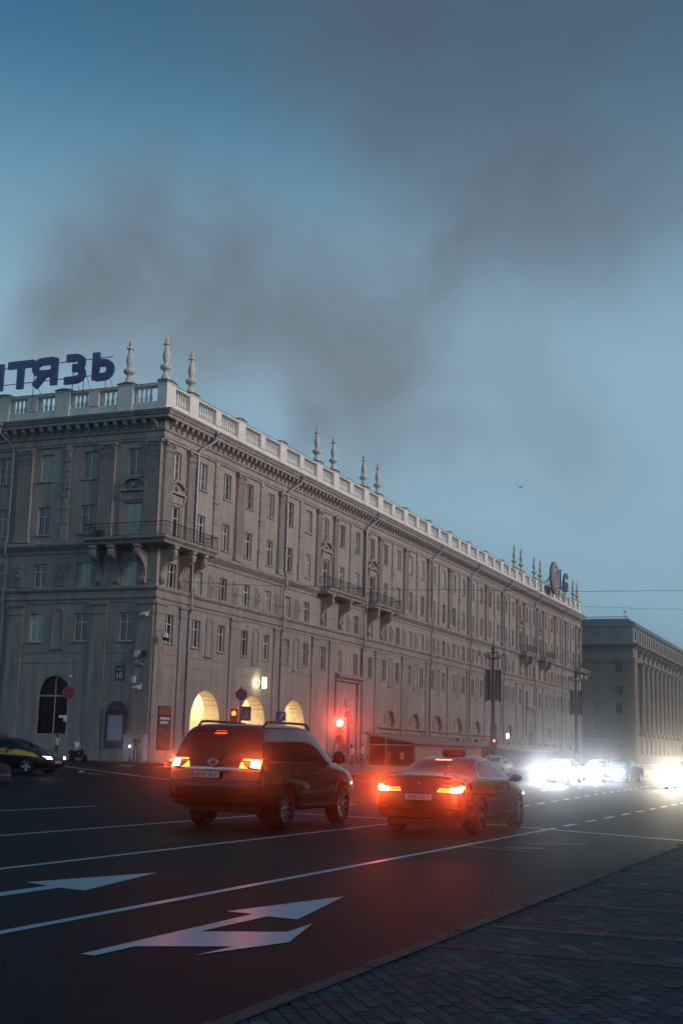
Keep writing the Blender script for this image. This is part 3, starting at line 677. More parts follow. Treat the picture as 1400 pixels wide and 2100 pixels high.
for t in [2.5,4.5,6.5]+[12.5+2*i for i in range(7)]+[30.5,32.5,34.5]: place('blind_niche', nim, FA, YW(t), 0)
place('blind_niche', nim, FB, UB(2.5)-.0, 0); place('blind_niche', nim, FB, UB(4.5), 0)

# hoods over the balcony doors
ho = MB(); n = 12
ho.box(-1.12,1.12,-.28,0,18.96,19.08); ho.box(-.95,.95,-.10,0,18.34,18.90)
for s_ in (-1,1):
    ho.prism([(0,18.3),(-.1,18.32),(-.2,18.6),(-.26,18.96),(0,18.96)], 'x', s_*1.0-.1, s_*1.0+.1)
    ho.box(s_*.95-.13,s_*.95+.13,-.07,0,15.62,18.3)
R1, zc0 = 1.35, 18.58
def arcp(r_): 
    a = math.acos(min(1,1.0/R1)); return [(r_*math.cos(a+(math.pi-2*a)*k/n), zc0+r_*math.sin(a+(math.pi-2*a)*k/n)) for k in range(n+1)]
i_, o_ = arcp(1.12*1.1), arcp(1.40*1.0)
for k in range(n):
    ho.add([(i_[k][0],-.26,i_[k][1]),(o_[k][0],-.3,o_[k][1]),(o_[k+1][0],-.3,o_[k+1][1]),(i_[k+1][0],-.26,i_[k+1][1]),(i_[k][0],0,i_[k][1]),(o_[k][0],0,o_[k][1]),(o_[k+1][0],0,o_[k+1][1]),(i_[k+1][0],0,i_[k+1][1])],
           [(0,1,2,3),(0,3,7,4),(1,5,6,2)])
ho.lathe([(.2,-.02),(.16,-.2),(.02,-.22)], (0,0,19.42), 8, 'y')
hom = ho.mesh('door_hood', STUCCO2)
for t in BALC: place('door_hood', hom, FA, YW(t), 0)
place('door_hood', hom, FB, UB(1), 0)

# balconies: slab, iron railing, pairs of scrolled brackets
def bracket_mesh():
    b = MB(); pr = [(0,12.45),(-.16,12.45),(-.30,12.62),(-.26,12.82),(-.12,12.98),(-.16,13.3),(-.34,13.7),(-.62,13.98),(-.9,14.12),(-1.12,14.34),(-1.16,14.62),(-1.04,14.9),(-.9,15.04),(0,15.04)]
    b.prism(pr, 'x', -.2, .2)
    b.lathe([(.02,-.25),(.16,-.25),(.16,.25),(.02,.25)], (0,-.96,14.52), 8, 'x'); b.lathe([(.02,-.23),(.11,-.23),(.11,.23),(.02,.23)], (0,-.15,12.68), 8, 'x')
    b.box(-.28,.28,-1.2,0,14.86,15.06)
    return b.mesh('bracket', STUCCO2)
BRM = bracket_mesh()
def railing(path, z0, h, F, parent):
    b = MB()
    for p, q in zip(path[:-1], path[1:]):
        p3, q3 = Vector((p[0],-p[1],0)), Vector((q[0],-q[1],0)); L_ = (q3-p3).length; n_ = max(2, int(L_/.13)); d = (q3-p3)/n_
        for zz, r_ in ((z0+.06,.016),(z0+h,.028),(z0+h*.72,.012)): b.tube([p3+Vector((0,0,zz)), q3+Vector((0,0,zz))], r_, 4)
        for k in range(n_+1):
            c = p3+d*k; r_ = .022 if k in (0,n_) else .009; b.tube([c+Vector((0,0,z0)), c+Vector((0,0,z0+h))], r_, 4, False)
    o = fbuild(b, 'railing', IRON, F); reparent(o, parent); return o
SLABP = [(0,15.02),(1.06,15.06),(1.16,15.12),(1.16,15.24),(1.28,15.34),(1.36,15.42),(1.36,15.56),(0,15.60)]
# corner balcony wraps round both facades
b = MB(); ua, ub = -5.15, 6.15
b.profile(SLABP, [(XC+ua, YC, 0, -1), (XC, YC, 1, -1), (XC, YC+ub, 1, 0)])
o = b.build('balcony', STUCCO2); o.parent = BL; o.location = -BL.location; cb = o
railing([(ua,0),(ua,1.26),(1.26,1.26)], 15.58, .92, FB, cb); railing([(-1.26,1.26),(ub,1.26),(ub,0)], 15.58, .92, FA, cb)
for F, u in ((FB,-4.55),(FB,-3.1),(FB,-1.0),(FA,.55),(FA,3.05),(FA,4.75)):
    br = place('bracket', BRM, F, u, 0); reparent(br, cb)
for y0, y1 in ((101.0,109.2),(112.3,119.3),(YW(25.7)+YC,YW(27.2)+YC),(YW(28.6)+YC,YW(30.2)+YC)):
    u0, u1 = y0-YC, y1-YC; b = MB(); b.prism([(-d,z) for d, z in SLABP], 'x', u0, u1); sl = fbuild(b, 'balcony', STUCCO2, FA)
    railing([(u0+.08,0),(u0+.08,1.26),(u1-.08,1.26),(u1-.08,0)], 15.58, .92, FA, sl)
    for f_ in (.16,.66): br = place('bracket', BRM, FA, u0+(u1-u0)*f_, 0); reparent(br, sl)
b = MB(); b.profile(SLABP, [(XC, YC+UEND-6.2, 1, 0), (XC, YC+UEND, 1, 1), (XC-6, YC+UEND, 0, 1)])
o = b.build('balcony', STUCCO2); o.parent = BL; o.location = -BL.location
railing([(UEND-6.2,0),(UEND-6.2,1.26),(UEND+1.26,1.26)], 15.58, .92, FA, o)

# portal between the balcony bays
for t in (9.5, 27.5):
    u = YW(t); b = MB()
    b.prism([(0,7.75),(-.25,7.8),(-.3,8.0),(-.5,8.12),(-.55,8.34),(-.3,8.42),(0,8.46)], 'x', u-3.0, u+3.0)
    b.box(u-2.9,u-2.3,-.22,0,.3,7.75); b.box(u+2.3,u+2.9,-.22,0,.3,7.75); b.box(u-2.3,u+2.3,-.06,0,6.3,6.5)
    n = 12
    for k in range(n):
        a0, a1 = math.pi*k/n, math.pi*(k+1)/n; q = [(u+r_*math.cos(a), 4.1+r_*math.sin(a)) for a in (a0,a1) for r_ in (1.08,1.38)]
        b.add([(q[0][0],-.14,q[0][1]),(q[1][0],-.14,q[1][1]),(q[3][0],-.14,q[3][1]),(q[2][0],-.14,q[2][1]),(q[0][0],.02,q[0][1]),(q[1][0],.02,q[1][1]),(q[3][0],.02,q[3][1]),(q[2][0],.02,q[2][1])], [(0,1,2,3),(0,3,7,4),(1,5,6,2)])
    b.lathe([(.5,-.02),(.46,-.12),(.3,-.16),(.02,-.18)], (u,0,5.95), 10, 'y')
    por = fbuild(b, 'portal', STUCCO2, FA)
    DOORM = mat('dark_oak_door', (.05,.032,.024), .5, var=.2, vscale=4)
    for s_ in (-1,1):
        d = MB(); x0, x1 = (u-1.04,u-.01) if s_ < 0 else (u+.01,u+1.04); d.box(x0,x1,.38,.46,.5,3.6)
        for z in (.8,1.9): d.box(x0+.16,x1-.16,.34,.38,z,z+.85)
        reparent(fbuild(d, 'door', DOORM, FA), por)
    d = MB(); d.quad((u-1.05,.45,3.62),(u+1.05,.45,3.62),(u+1.05,.45,5.2),(u-1.05,.45,5.2)); reparent(fbuild(d, 'fanlight', GLASS, FA), por)
# arched shop window of the end facade
b = MB(); uc = UB(2.5); b.box(uc-1.32,uc+1.32,.2,.27,4.76,4.86); b.box(uc-.03,uc+.03,.2,.27,2.16,6.15); b.box(uc-1.32,uc+1.32,.2,.27,2.155,2.22)
aw = fbuild(b, 'arched_window', FRAMEW, FB)
DARKG = mat('dark_shop_glass', (.006,.007,.009), .12, spec=.3)
d = MB(); d.quad((uc-1.4,.26,2.1),(uc+1.4,.26,2.1),(uc+1.4,.26,6.3),(uc-1.4,.26,6.3)); reparent(fbuild(d, 'pane', DARKG, FB), aw)

# downpipes with their swan necks
def downpipe(F, u, drift):
    b = MB(); b.lathe([(.06,-.3),(.14,-.12),(.2,.0),(.2,.14),(.02,.16)], (u+drift,-.92,24.3), 8)
    path = [(u+drift,-.92,24.1),(u+drift,-.92,23.75),(u+drift*.8,-.8,23.5),(u+drift*.1,-.40,22.75),(u,-.36,22.4),(u,-.36,16.0),(u,-.50,15.6),(u,-.50,14.8),(u,-.30,14.4),(u,-.30,12.3),(u,-.36,12.2),(u,-.36,11.2),(u,-.24,10.9),(u,-.24,.6)]
    b.tube(path, .085, 8)
    for z in (20.5,18,13.5,9.5,6.5,3.5): b.lathe([(.11,-.03),(.11,.03)], (u,-.36 if z > 15 else -.27,z), 8)
    fbuild(b, 'downpipe', PIPE, F, smooth=False)
for t in (1.62,5.62,10.35,15.62,19.5,23.5,27.9,32.5): downpipe(FA, YW(t), 1.5 if t < 30 else 1.2)
downpipe(FB, UB(3.5)-.95, -.9)

# balustrade on the roof edge
bal = empty('balustrade', (0,0,0)); bal.parent = BL; bal.location = -BL.location
bal2 = MB()
def balpath(d0, d1, z0, z1):
    q = [(-d0,z0),(-d1,z0),(-d1,z1),(-d0,z1)]
    return q
around([(-.02,24.55),(-.02,25.28),(-.62,25.28),(-.62,24.55)], 'balustrade_plinth', STONEW)
around([(-.06,25.28),(-.06,25.36),(-.14,25.38),(-.5,25.38),(-.58,25.36),(-.58,25.28)], 'balustrade_base', STONEW)
around([(.0,26.48),(.04,26.54),(.04,26.64),(-.68,26.64),(-.68,26.54),(-.64,26.48)], 'balustrade_rail', STONEW)
around([(.07,26.64),(.07,26.668),(-.32,26.70),(-.71,26.668),(-.71,26.64)], 'rail_flashing', SHEET)
pr_ = MB(); pr_.box(-.62,.62,-.05,.72,24.56,26.78); prm = pr_.mesh('balustrade_pier', STONEW)
cp_ = MB(); cp_.prism([(-.70,26.78),(.70,26.78),(.70,26.84),(.12,26.92),(-.12,26.92),(-.70,26.84)], 'y', -.12, .78); cpm = cp_.mesh('pier_cap', SHEET)
ps_ = MB(); ps_.box(-.42,.42,-.03,.67,25.38,26.48); psm = ps_.mesh('balustrade_pier', STONEW)
bs_ = MB(); bs_.box(-.1,.1,.22,.42,25.38,25.46); bs_.lathe([(.07,25.46),(.115,25.6),(.125,25.74),(.075,25.95),(.06,26.1),(.085,26.28),(.07,26.4)], (0,.32,0), 7); bs_.box(-.1,.1,.22,.42,26.4,26.479)
bsm = bs_.mesh('baluster', STONEW)
def pier(F, u, big=True):
    o = place('balustrade_pier', prm if big else psm, F, u, 0)
    if big: sub('pier_cap', cpm, o)
    return o
count = 0; farb = MB()
def infill(F, ua, ub, near):
    global count
    n = max(3, int(round(abs(ub-ua)/.36))); st = (ub-ua)/n
    for k in range(n):
        u = ua+(k+.5)*st
        if near and count < 298: place('baluster', bsm, F, u, 0); count += 1
        else:
            b0 = len(farb.v)
            for vx in bsm.vertices: p = F.pt(u+vx.co.x, -vx.co.y, vx.co.z); farb.v.append(tuple(p))
            for pf in bsm.polygons: farb.f.append(tuple(b0+i for i in pf.vertices)); farb.m.append(0)
bigA = [.5,1.5,3.5,5.5,7.5,8.5,10.5,11.5]+[13.5+2*i for i in range(6)]+[25.5,26.5,28.5,29.5,31.5,33.5,35.5]
allA = [.5+i for i in range(37)]
uA = [.62]+[YW(t) for t in allA[1:-1]]+[UEND-.62]
for i, (t, u) in enumerate(zip(allA, uA)): pier(FA, u, t in bigA or i == 36)
hw = lambda t: .62 if t in bigA else .42
for i in range(36): infill(FA, uA[i]+hw(allA[i]), uA[i+1]-hw(allA[i+1]), i < 20)
uB = [-.62, -3.35, -6.0, -8.65, -11.3, -13.95, -16.6, -19.2]
for i, u in enumerate(uB[1:]): pier(FB, u, i in (0,2,4,6))
for i in range(len(uB)-1): infill(FB, uB[i]-.62, uB[i+1]+(.62 if i in (0,2,4,6) else .42), i < 5)
fb_ = farb.build('far_balusters', STONEW, BL); fb_.location = -BL.location; stuff(fb_)
# carved finials on the piers
fin = [(.30,0),(.34,.10),(.27,.24),(.15,.5),(.15,.62),(.24,.72),(.38,.82),(.42,.95),(.36,1.08),(.22,1.12),(.15,1.2),(.17,1.32),(.25,1.62),(.27,1.8),(.20,2.1),(.15,2.3),(.14,2.52),(.16,2.56),(.26,2.6),(.26,2.66),(.12,2.7),(.12,2.84),(.15,2.9),(.11,3.08),(.03,3.28),(.0,3.3)]
fm_ = MB(); fm_.lathe(fin, (0,0,0), 12); fm_.box(-.36,.36,-.36,.36,-.02,.06); fnm = fm_.mesh('finial', FINIAL, smooth=False)
for t in (1.5,7.5,8.5,10.5,11.5,25.5,26.5,28.5,29.5,35.5): place('finial', fnm, FA, YW(t), 26.88, -.33)
place('finial', fnm, FA, UEND-.62, 26.88, -.33); place('finial', fnm, FA, .30, 26.9, -.33)
place('finial', fnm, FB, -3.35, 26.88, -.33)
# ------------------------------------------------------------------ the far building beyond the side street
FXC, FYC = -45.0, 257.2
GREYST = mat('grey_stone', (.26,.225,.215), .9, var=.12, vscale=.4, bump=.2, bscale=8, stain=.18)
GREYT = mat('grey_stone_trim', (.24,.21,.20), .9, var=.12, vscale=1)
FBL = empty('columned_building', (FXC, FYC, .45)); tag(FBL, 'grey columned office building with attic storey behind the oncoming headlights', 'building')
GA = Frame(FXC, FYC, math.pi/2); GB = Frame(FXC, FYC, 0)
def gput(name, me, F, u, z, d=0):
    o = bpy.data.objects.new(name, me); link(o); o.parent = FBL; o.location = F.pt(u,d,z)-FBL.location; o.rotation_euler = (0,0,F.rz); return o
def gbuild(mb, name, ma, F):
    o = mb.build(name, ma); o.parent = FBL; o.location = F.o-FBL.location; o.rotation_euler = (0,0,F.rz); return o
def garound(prof, name, ma, ua=-45, ub=140):
    m_ = MB(); m_.profile(prof, [(FXC+ua, FYC, 0, -1), (FXC, FYC, 1, -1), (FXC, FYC+ub, 1, 0)])
    o = m_.build(name, ma); o.parent = FBL; o.location = -FBL.location; return o
_old = (BL, )
def gwall(F, u0, u1, z0, z1, rects, name, dep=.4):
    us = sorted({u0,u1}|{r[0] for r in rects}|{r[1] for r in rects}); zs = sorted({z0,z1}|{r[2] for r in rects}|{r[3] for r in rects}); m_ = MB()
    for i in range(len(us)-1):
        for j in range(len(zs)-1):
            cu, cz = (us[i]+us[i+1])/2, (zs[j]+zs[j+1])/2
            if any(a < cu < b_ and c < cz < d for a,b_,c,d in rects): continue
            m_.quad((us[i],0,zs[j]),(us[i+1],0,zs[j]),(us[i+1],0,zs[j+1]),(us[i],0,zs[j+1]))
    for a,b_,c,d in rects: m_.add([(a,0,c),(b_,0,c),(b_,0,d),(a,0,d),(a,dep,c),(b_,dep,c),(b_,dep,d),(a,dep,d)], [(0,1,5,4),(1,2,6,5),(2,3,7,6),(3,0,4,7)])
    return gbuild(m_, name, GREYST, F)
def gwin(F, u, z0, z1, wd, smesh={}):
    k = (round(wd,2), round(z1-z0,2))
    if k not in smesh:
        f = MB(); h_ = z1-z0; t_ = .1
        f.box(-wd/2+.01,-wd/2+t_,.3,.38,.01,h_-.01); f.box(wd/2-t_,wd/2-.01,.3,.38,.01,h_-.01); f.box(-wd/2+t_,wd/2-t_,.3,.38,.01,t_); f.box(-wd/2+t_,wd/2-t_,.3,.38,h_-t_,h_-.01); f.box(-.05,.05,.31,.37,t_,h_-t_); f.box(-wd/2+t_,wd/2-t_,.31,.37,h_*.62,h_*.62+.08)
        p = MB(); p.quad((-wd/2+.02,.35,.02),(wd/2-.02,.35,.02),(wd/2-.02,.35,h_-.02),(-wd/2+.02,.35,h_-.02))
        smesh[k] = (f.mesh('window', mat('far_frame', (.2,.19,.18), .6)), p.mesh('pane', GLASS))
    fm, pm = smesh[k]; o = gput('window', fm, F, u, z0); sub('pane', pm, o)
rB = []; rA = []
for u in (-3.0,-7.5,-12.2,-17,-21.8,-26.6):
    for z0, z1 in ((25.5,26.95),(18.45,20.7),(14.15,16.0),(10.25,12.6),(6.4,8.8)): rB.append((u-.7,u+.7,z0,z1))
gwall(GB, -45, 0, .3, 27.9, rB, 'wall')
for a,b_,c,d in rB: gwin(GB, (a+b_)/2, c, d, b_-a)
cols = [5.5+5.75*i for i in range(22)]
for i in range(23):
    u = 2.6+5.75*i
    for z0, z1 in ((25.2,27.1),(16.6,19.4),(12.2,15.0),(7.8,10.6),(2.6,5.6)): rA.append((u-.8,u+.8,z0,z1))
gwall(GA, 0, 140, .3, 27.9, rA, 'wall')
for a,b_,c,d in rA: gwin(GA, (a+b_)/2, c, d, b_-a)
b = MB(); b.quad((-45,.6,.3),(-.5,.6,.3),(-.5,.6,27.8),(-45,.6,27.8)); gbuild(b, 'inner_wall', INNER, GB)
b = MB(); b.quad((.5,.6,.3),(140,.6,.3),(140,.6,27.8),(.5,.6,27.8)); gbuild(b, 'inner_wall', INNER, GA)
garound([(0,23.45),(.3,23.5),(.5,23.75),(1.2,23.95),(1.3,24.3),(.5,24.42),(0,24.5)], 'cornice', GREYT)
garound([(0,20.75),(.25,20.8),(.25,21.2),(.35,21.3),(.35,21.5),(0,21.6)], 'architrave', GREYT)
garound([(0,27.6),(.15,27.62),(.6,27.85),(.65,28.1),(0,28.2)], 'attic_cornice', GREYT)
garound([(0,5.75),(.3,5.8),(.35,6.05),(0,6.1)], 'belt_course', GREYT)
m_ = MB(); m_.prism([(-45,28.1),(0.6,28.1),(-.8,29.3),(-45,29.3)], 'y', .0-.5, 30); gbuild(m_, 'roof', SHEET, GB)
m_ = MB(); m_.box(1.0,139,.1,29,28.15,28.9); gbuild(m_, 'roof', SHEET, GA)
cm = MB(); cm.box(-.75,.75,-1.5,0,6.1,6.7); cm.lathe([(.72,6.7),(.66,6.95),(.6,7.1),(.56,19.2),(.6,19.4),(.62,19.5),(.56,19.6),(.8,20.5)], (0,-.75,0), 12); cm.box(-.85,.85,-1.6,0,20.5,20.75)
cmm = cm.mesh('column', GREYST)
for u in cols: gput('column', cmm, GA, u, 0)
bm_ = MB(); bm_.prism([(0,21.6),(-.3,21.65),(-.5,22.3),(-1.0,22.8),(-1.1,23.45),(0,23.45)], 'x', -.35, .35); bmm = bm_.mesh('bracket', GREYT)
for u in cols: gput('bracket', bmm, GA, u, 0)
pm_ = MB(); pm_.box(-.4,.4,-.18,0,24.5,27.6); pmm = pm_.mesh('pilaster', GREYT)
for u in cols: gput('pilaster', pmm, GA, u, 0)
pm_ = MB(); pm_.box(-.9,.9,-.25,0,.3,20.75); pmm = pm_.mesh('pilaster', GREYT); gput('pilaster', pmm, GA, .95, 0); gput('pilaster', pmm, GB, -.95, 0)
b = MB(); b.tube([(-9.5,.3,29.75),(-1.0,.3,29.75)], .07, 4)
for i in range(8): b.tube([(-9.5+i*1.2,.3,29.2),(-9.5+i*1.2,.3,29.75)], .05, 4)
gbuild(b, 'roof_railing', IRON, GB)
b = MB(); b.tube([(-1.6,.6,29.2),(-1.6,.6,31.0)], [.09,.03], 5); b.lathe([(.3,0),(.34,.12),(.02,.3)], (-1.6,.6,30.7), 8); gbuild(b, 'roof_vent', IRON, GB)

# ------------------------------------------------------------------ rooftop signs
SIGNB = mat('blue_sign_letter', (.003,.022,.19), .45)
RUST = mat('rusty_frame', (.10,.055,.035), .8, var=.3, vscale=5)
def text_mesh(txt, name, size, ex, ma, off=0, align='LEFT'):
    cu = bpy.data.curves.new('lettering', 'FONT'); cu.body = txt; cu.size = size; cu.extrude = ex; cu.offset = off; cu.align_x = align; cu.resolution_u = 3
    ob = bpy.data.objects.new('lettering', cu); COL.objects.link(ob)
    bpy.context.view_layer.update()
    me = bpy.data.meshes.new_from_object(ob.evaluated_get(bpy.context.evaluated_depsgraph_get())); me.name = name
    bpy.data.objects.remove(ob); bpy.data.curves.remove(cu)
    me.materials.clear(); me.materials.append(ma); return me
def fit(me, w_, h_, rot=True):
    # scale a lettering mesh to w_ x h_, standing upright (x right, z up, thickness along y)
    xs = [v.co.x for v in me.vertices]; ys = [v.co.y for v in me.vertices]; x0, x1, y0, y1 = min(xs), max(xs), min(ys), max(ys)
    for v in me.vertices:
        v.co = ((v.co.x-x0)/(x1-x0)*w_ if w_ else v.co.x-(x0+x1)/2, -v.co.z, (v.co.y-y0)/(y1-y0)*h_)
    return me
SG = empty('rooftop_letter_sign', (-54, 74.0, 25.0)); tag(SG, 'dark blue block-letter sign on a frame above the end facade roofline', 'sign')
LET = [('Ь',-50.68,-48.78,26.95),('З',-53.12,-51.22,26.93),('Я',-55.93,-53.58,26.90),('Т',-57.87,-55.83,26.86),('И',-60.9,-58.31,26.85),('В',-63.3,-61.3,26.83)]
def strokes(ch):
    A = lambda cx, cz, rx, rz, a0, a1, n=7: [(cx+rx*math.cos(R(a0+(a1-a0)*k/n)), cz+rz*math.sin(R(a0+(a1-a0)*k/n))) for k in range(n+1)]
    return {'Т': [[(0,.91),(1,.91)], [(.5,.9),(.5,0)]], 'И': [[(.1,1),(.1,0)], [(.13,.12),(.87,.88)], [(.9,1),(.9,0)]],
            'Я': [[(.9,1),(.9,0)], [(.88,.91),(.45,.91)]+A(.40,.68,.28,.23,90,270)+[(.45,.45),(.88,.45)], [(.52,.44),(.12,.0)]],
            'З': [[(.08,.91),(.55,.91)]+A(.55,.72,.32,.19,90,-90)+[(.40,.53)], [(.55,.53)]+A(.55,.30,.36,.21,80,-90)+[(.02,.09)]],
            'Ь': [[(.12,1),(.12,0)], [(.14,.62),(.52,.60)]+A(.52,.345,.36,.255,90,-90)+[(.14,.09)]], 'В': [[(.12,1),(.12,0)], [(.14,.91),(.55,.91)]+A(.55,.73,.27,.18,90,-90)+[(.14,.55)], [(.55,.53)]+A(.55,.30,.35,.21,80,-90)+[(.14,.09)]]}[ch]
for ch, x0, x1, z0 in LET:
    x0 -= .10; x1 += .13; z0 -= .06; b = MB(); lw, lh = x1-x0, 2.28; wd = .255; dep = 0
    for st_ in strokes(ch):
        pts = [(p[0]*(lw-2*wd*.9)+wd*.9, p[1]*(lh-2*wd*.5)+wd*.5) for p in st_] if ch != 'Т' else [(p[0]*lw, p[1]*(lh-wd)+wd*.5) for p in st_]
        vs = []; fs = []
        for i, p in enumerate(pts):
            p0, p1 = Vector(pts[max(i-1,0)]), Vector(pts[min(i+1,len(pts)-1)]); t_ = (p1-p0).normalized(); n_ = Vector((-t_.y,t_.x))*wd*1.08
            for q in (Vector(p)+n_, Vector(p)-n_):
                vs += [(q.x,-.11-dep,q.y),(q.x,.11-dep,q.y)]
        for i in range(len(pts)-1): o_ = 4*i; fs += [(o_,o_+2,o_+6,o_+4),(o_+1,o_+5,o_+7,o_+3),(o_,o_+4,o_+5,o_+1),(o_+2,o_+3,o_+7,o_+6)]
        fs += [(0,1,3,2),(4*len(pts)-4,4*len(pts)-2,4*len(pts)-1,4*len(pts)-3)]
        b.add(vs, fs); dep += .004
    b.build('letter', SIGNB, SG, loc=(x0+54, -.6, z0-25))
b = MB(); b.tube([(-10,-.42,2.35),(4.9,-.42,2.45)], .035, 4); b.tube([(-10,-.42,3.6),(4.9,-.42,3.7)], .035, 4)
for x in (-8.5,-5.4,-1.8,1.6,2.53,4.4): b.tube([(x,-.40,.4),(x,-.40,3.6)], .035, 4); b.tube([(x,-.40,3.0),(x,1.6,.3)], .02, 4)
b.build('frame', RUST, SG)
LG = empty('round_rooftop_sign', (-45, 187, 25.2)); tag(LG, 'round reddish logo disc with two dark letters on the avenue roofline', 'sign')
DISC = mat('faded_red_disc', (.20,.075,.085), .5, var=.12, vscale=1.5); DISCW = mat('pale_logo_line', (.52,.44,.44), .5); DKL = mat('dark_letter', (.05,.055,.065), .5)
b = MB(); b.lathe([(2.45,-.35),(2.45,.0),(2.3,.06)], (1.0,-.4,2.75), 32, 'x'); b.build('disc', DISC, LG)
def ring3(name, r0, r1, a0, a1, n=24, x=1.07):
    b = MB()
    for k in range(n):
        p = [R(a0+(a1-a0)*(k+i)/n) for i in (0,1)]
        b.add([(x,-.4+r_*math.cos(a),2.75+r_*math.sin(a)) for a in p for r_ in (r0,r1)]+[(x+.05,-.4+r_*math.cos(a),2.75+r_*math.sin(a)) for a in p for r_ in (r0,r1)], [(0,1,3,2),(4,5,7,6),(0,4,6,2),(1,5,7,3)])
    return b.build(name, DISCW, LG)
ring3('rim_line', 2.05, 2.22, 0, 360, 32); ring3('logo_arc', 1.2, 1.42, 60, 360)
b = MB(); b.box(1.07,1.12,-.55,-.35,2.0,3.7); b.box(1.07,1.12,-.35,.45,2.0,2.2); b.box(1.07,1.12,.3,1.0,2.62,2.82); b.build('logo_stroke', DISCW, LG)
for ch, dy, w_ in (('L',2.35,1.4),('G',4.9,2.7)):
    me = fit(text_mesh(ch, 'letter', 3, .14, DKL, off=.05), w_, 2.9); inst('letter', me, LG, (1.0, dy, 1.5), math.pi/2)
b = MB()
for dy in (-1.6,1.2,3.0,5.6,7.0): b.tube([(.75,dy,0),(.75,dy,3.4)], .07, 4); b.tube([(.75,dy,3.0),(-2.2,dy-.6,0)], .06, 4)
b.tube([(.75,-2,1.6),(.75,7.6,1.6)], .06, 4); b.tube([(.8,-2.6,3.2),(.6,-5.5,.2)], .08, 4); b.build('frame', IRON, LG)

# ------------------------------------------------------------------ things fixed to the corner
WHITEB = mat('white_enamel', (.62,.62,.63), .4); GREENP = mat('green_plate', (.008,.10,.07), .4); WHITEL = mat('white_lettering', (.68,.70,.70), .5)
def plate10(name, label, F, u, z, wd, ht, txt, small):
    b = MB(); b.box(-wd/2,wd/2,-.04,0,-ht/2,ht/2); o = b.build(name, GREENP); o.location = F.pt(u,.03,z); o.rotation_euler.z = F.rz
    tag(o, label, 'plate')
    me = fit(text_mesh(txt, 'lettering', 1, .01, WHITEL, off=.01), wd*.62, ht*.44); inst('lettering', me, o, (-wd*.31,-.05,-ht*.40))
    b = MB()
    for i in range(3): b.box(-wd*.3+i*wd*.21,-wd*.3+i*wd*.21+wd*.15,-.046,-.041,ht*.2,ht*.27)
    b.build('small_lettering', WHITEL, o)
plate10('address_plate', 'green house number plate high on the end facade', FB, -2.42, 6.38, .68, 1.0, '10', '')
plate10('address_plate', 'small green number plate beside the tall red poster', FA, .52, 4.2, .55, .95, '22', '')
def wallthing(name, label, cat, F, u, z, mb, ma, d=.0):
    o = mb.build(name, ma); o.location = F.pt(u,d,z); o.rotation_euler.z = F.rz; tag(o, label, cat); return o
# surveillance cameras and junction boxes on the corner pier
for i, (u, z, lab) in enumerate(((-.35,10.1,'white surveillance camera highest on the building corner, under the belt course'),(-.6,5.2,'white surveillance camera lowest on the corner, above the notice board'))):
    b = MB(); b.box(-.03,.03,-.7,0,.25,.31); b.box(-.06,.06,-.08,0,.1,.46); b.lathe([(.1,-.30),(.12,-.28),(.12,.22),(.10,.25)], (0,-.62,.12), 10, 'x')
    o = wallthing('wall_camera', lab, 'camera', FB, u, z, b, WHITEB, .2); b = MB(); b.lathe([(.09,0),(.09,.05),(.07,.06)], (-.34,-.62,.12), 10, 'x'); b.build('lens', IRON, o)
b = MB(); b.tube([(0,0,.5),(0,-.5,.5),(0,-.62,.38)], .04, 6); b.lathe([(.06,.36),(.2,.3),(.24,.14),(.24,.0)], (0,-.62,0), 12)
o = wallthing('dome_camera', 'round white dome camera on a bracket at the building corner', 'camera', FA, .15, 8.75, b, WHITEB, .2)
b = MB(); b.lathe([(.19,0),(.17,-.1),(.09,-.18),(.01,-.2)], (0,-.62,0), 12); b.build('dome', IRON, o, smooth=True)
for u, z, w_, h_, lab in ((-1.05,7.4,.34,.44,'white junction box upper of the pair on the end facade corner'),(-1.2,5.7,.26,.42,'white junction box beside the lower camera cluster'),(-.45,7.5,.2,.3,'small dark meter box under the dome camera')):
    b = MB(); b.box(-w_/2,w_/2,-.24,0,0,h_); b.box(-w_/2-.015,w_/2+.015,-.26,.0,h_,h_+.03); b.tube([(0,-.1,0),(0,-.1,-.7)], .02, 5)
    o = wallthing('junction_box', lab, 'box', FB, u, z, b, WHITEB if 'white' in lab else IRON, .16); d = MB(); d.box(-w_/2+.03,w_/2-.03,-.252,-.241,.03,h_-.03); d.build('lid', WHITEB if 'white' in lab else IRON, o)
b = MB(); b.tube([(.0,0,.4),(.2,-.7,.4)], .03, 5); b.lathe([(.02,-.35),(.13,-.3),(.16,.1),(.1,.3),(.02,.32)], (.25,-.8,.35), 8, 'x'); wallthing('flood_lamp', 'unlit floodlight pointing down the avenue from the corner', 'lamp', FB, -.6, 6.5, b, PIPE, .2)
# notice board and poster
BOARDF = mat('dark_blue_frame', (.03,.045,.075), .5); BOARDP = mat('pale_board', (.34,.37,.44), .5, var=.08, vscale=3)
nb = empty('notice_board', FB.pt(-2.45,.14,.55)); tag(nb, 'framed pale notice board with arched top on the end facade', 'notice board')
b = MB(); b.box(-.82,.82,-.10,0,1.05,3.2); b.box(-.78,.78,-.12,0,.85,1.05)
n=10
b.prism([(.82,3.2)]+[(.75*math.cos(math.pi*k/n),3.25+.75*math.sin(math.pi*k/n)*.9) for k in range(n+1)]+[(-.82,3.2)], 'y', -.08, 0); b.build('frame', BOARDF, nb)
b = MB(); b.box(-.56,.56,-.125,-.105,1.32,2.98); b.build('panel', BOARDP, nb)
b = MB(); b.lathe([(.32,-.10),(.28,-.13),(.02,-.14)], (0,0,3.5), 12, 'y'); b.build('crest', mat('board_crest', (.05,.06,.09), .5), nb)
po = empty('tall_poster', FA.pt(1.75,.12,1.3)); tag(po, 'tall poster with red top and white lettering bands by the first arch', 'poster')
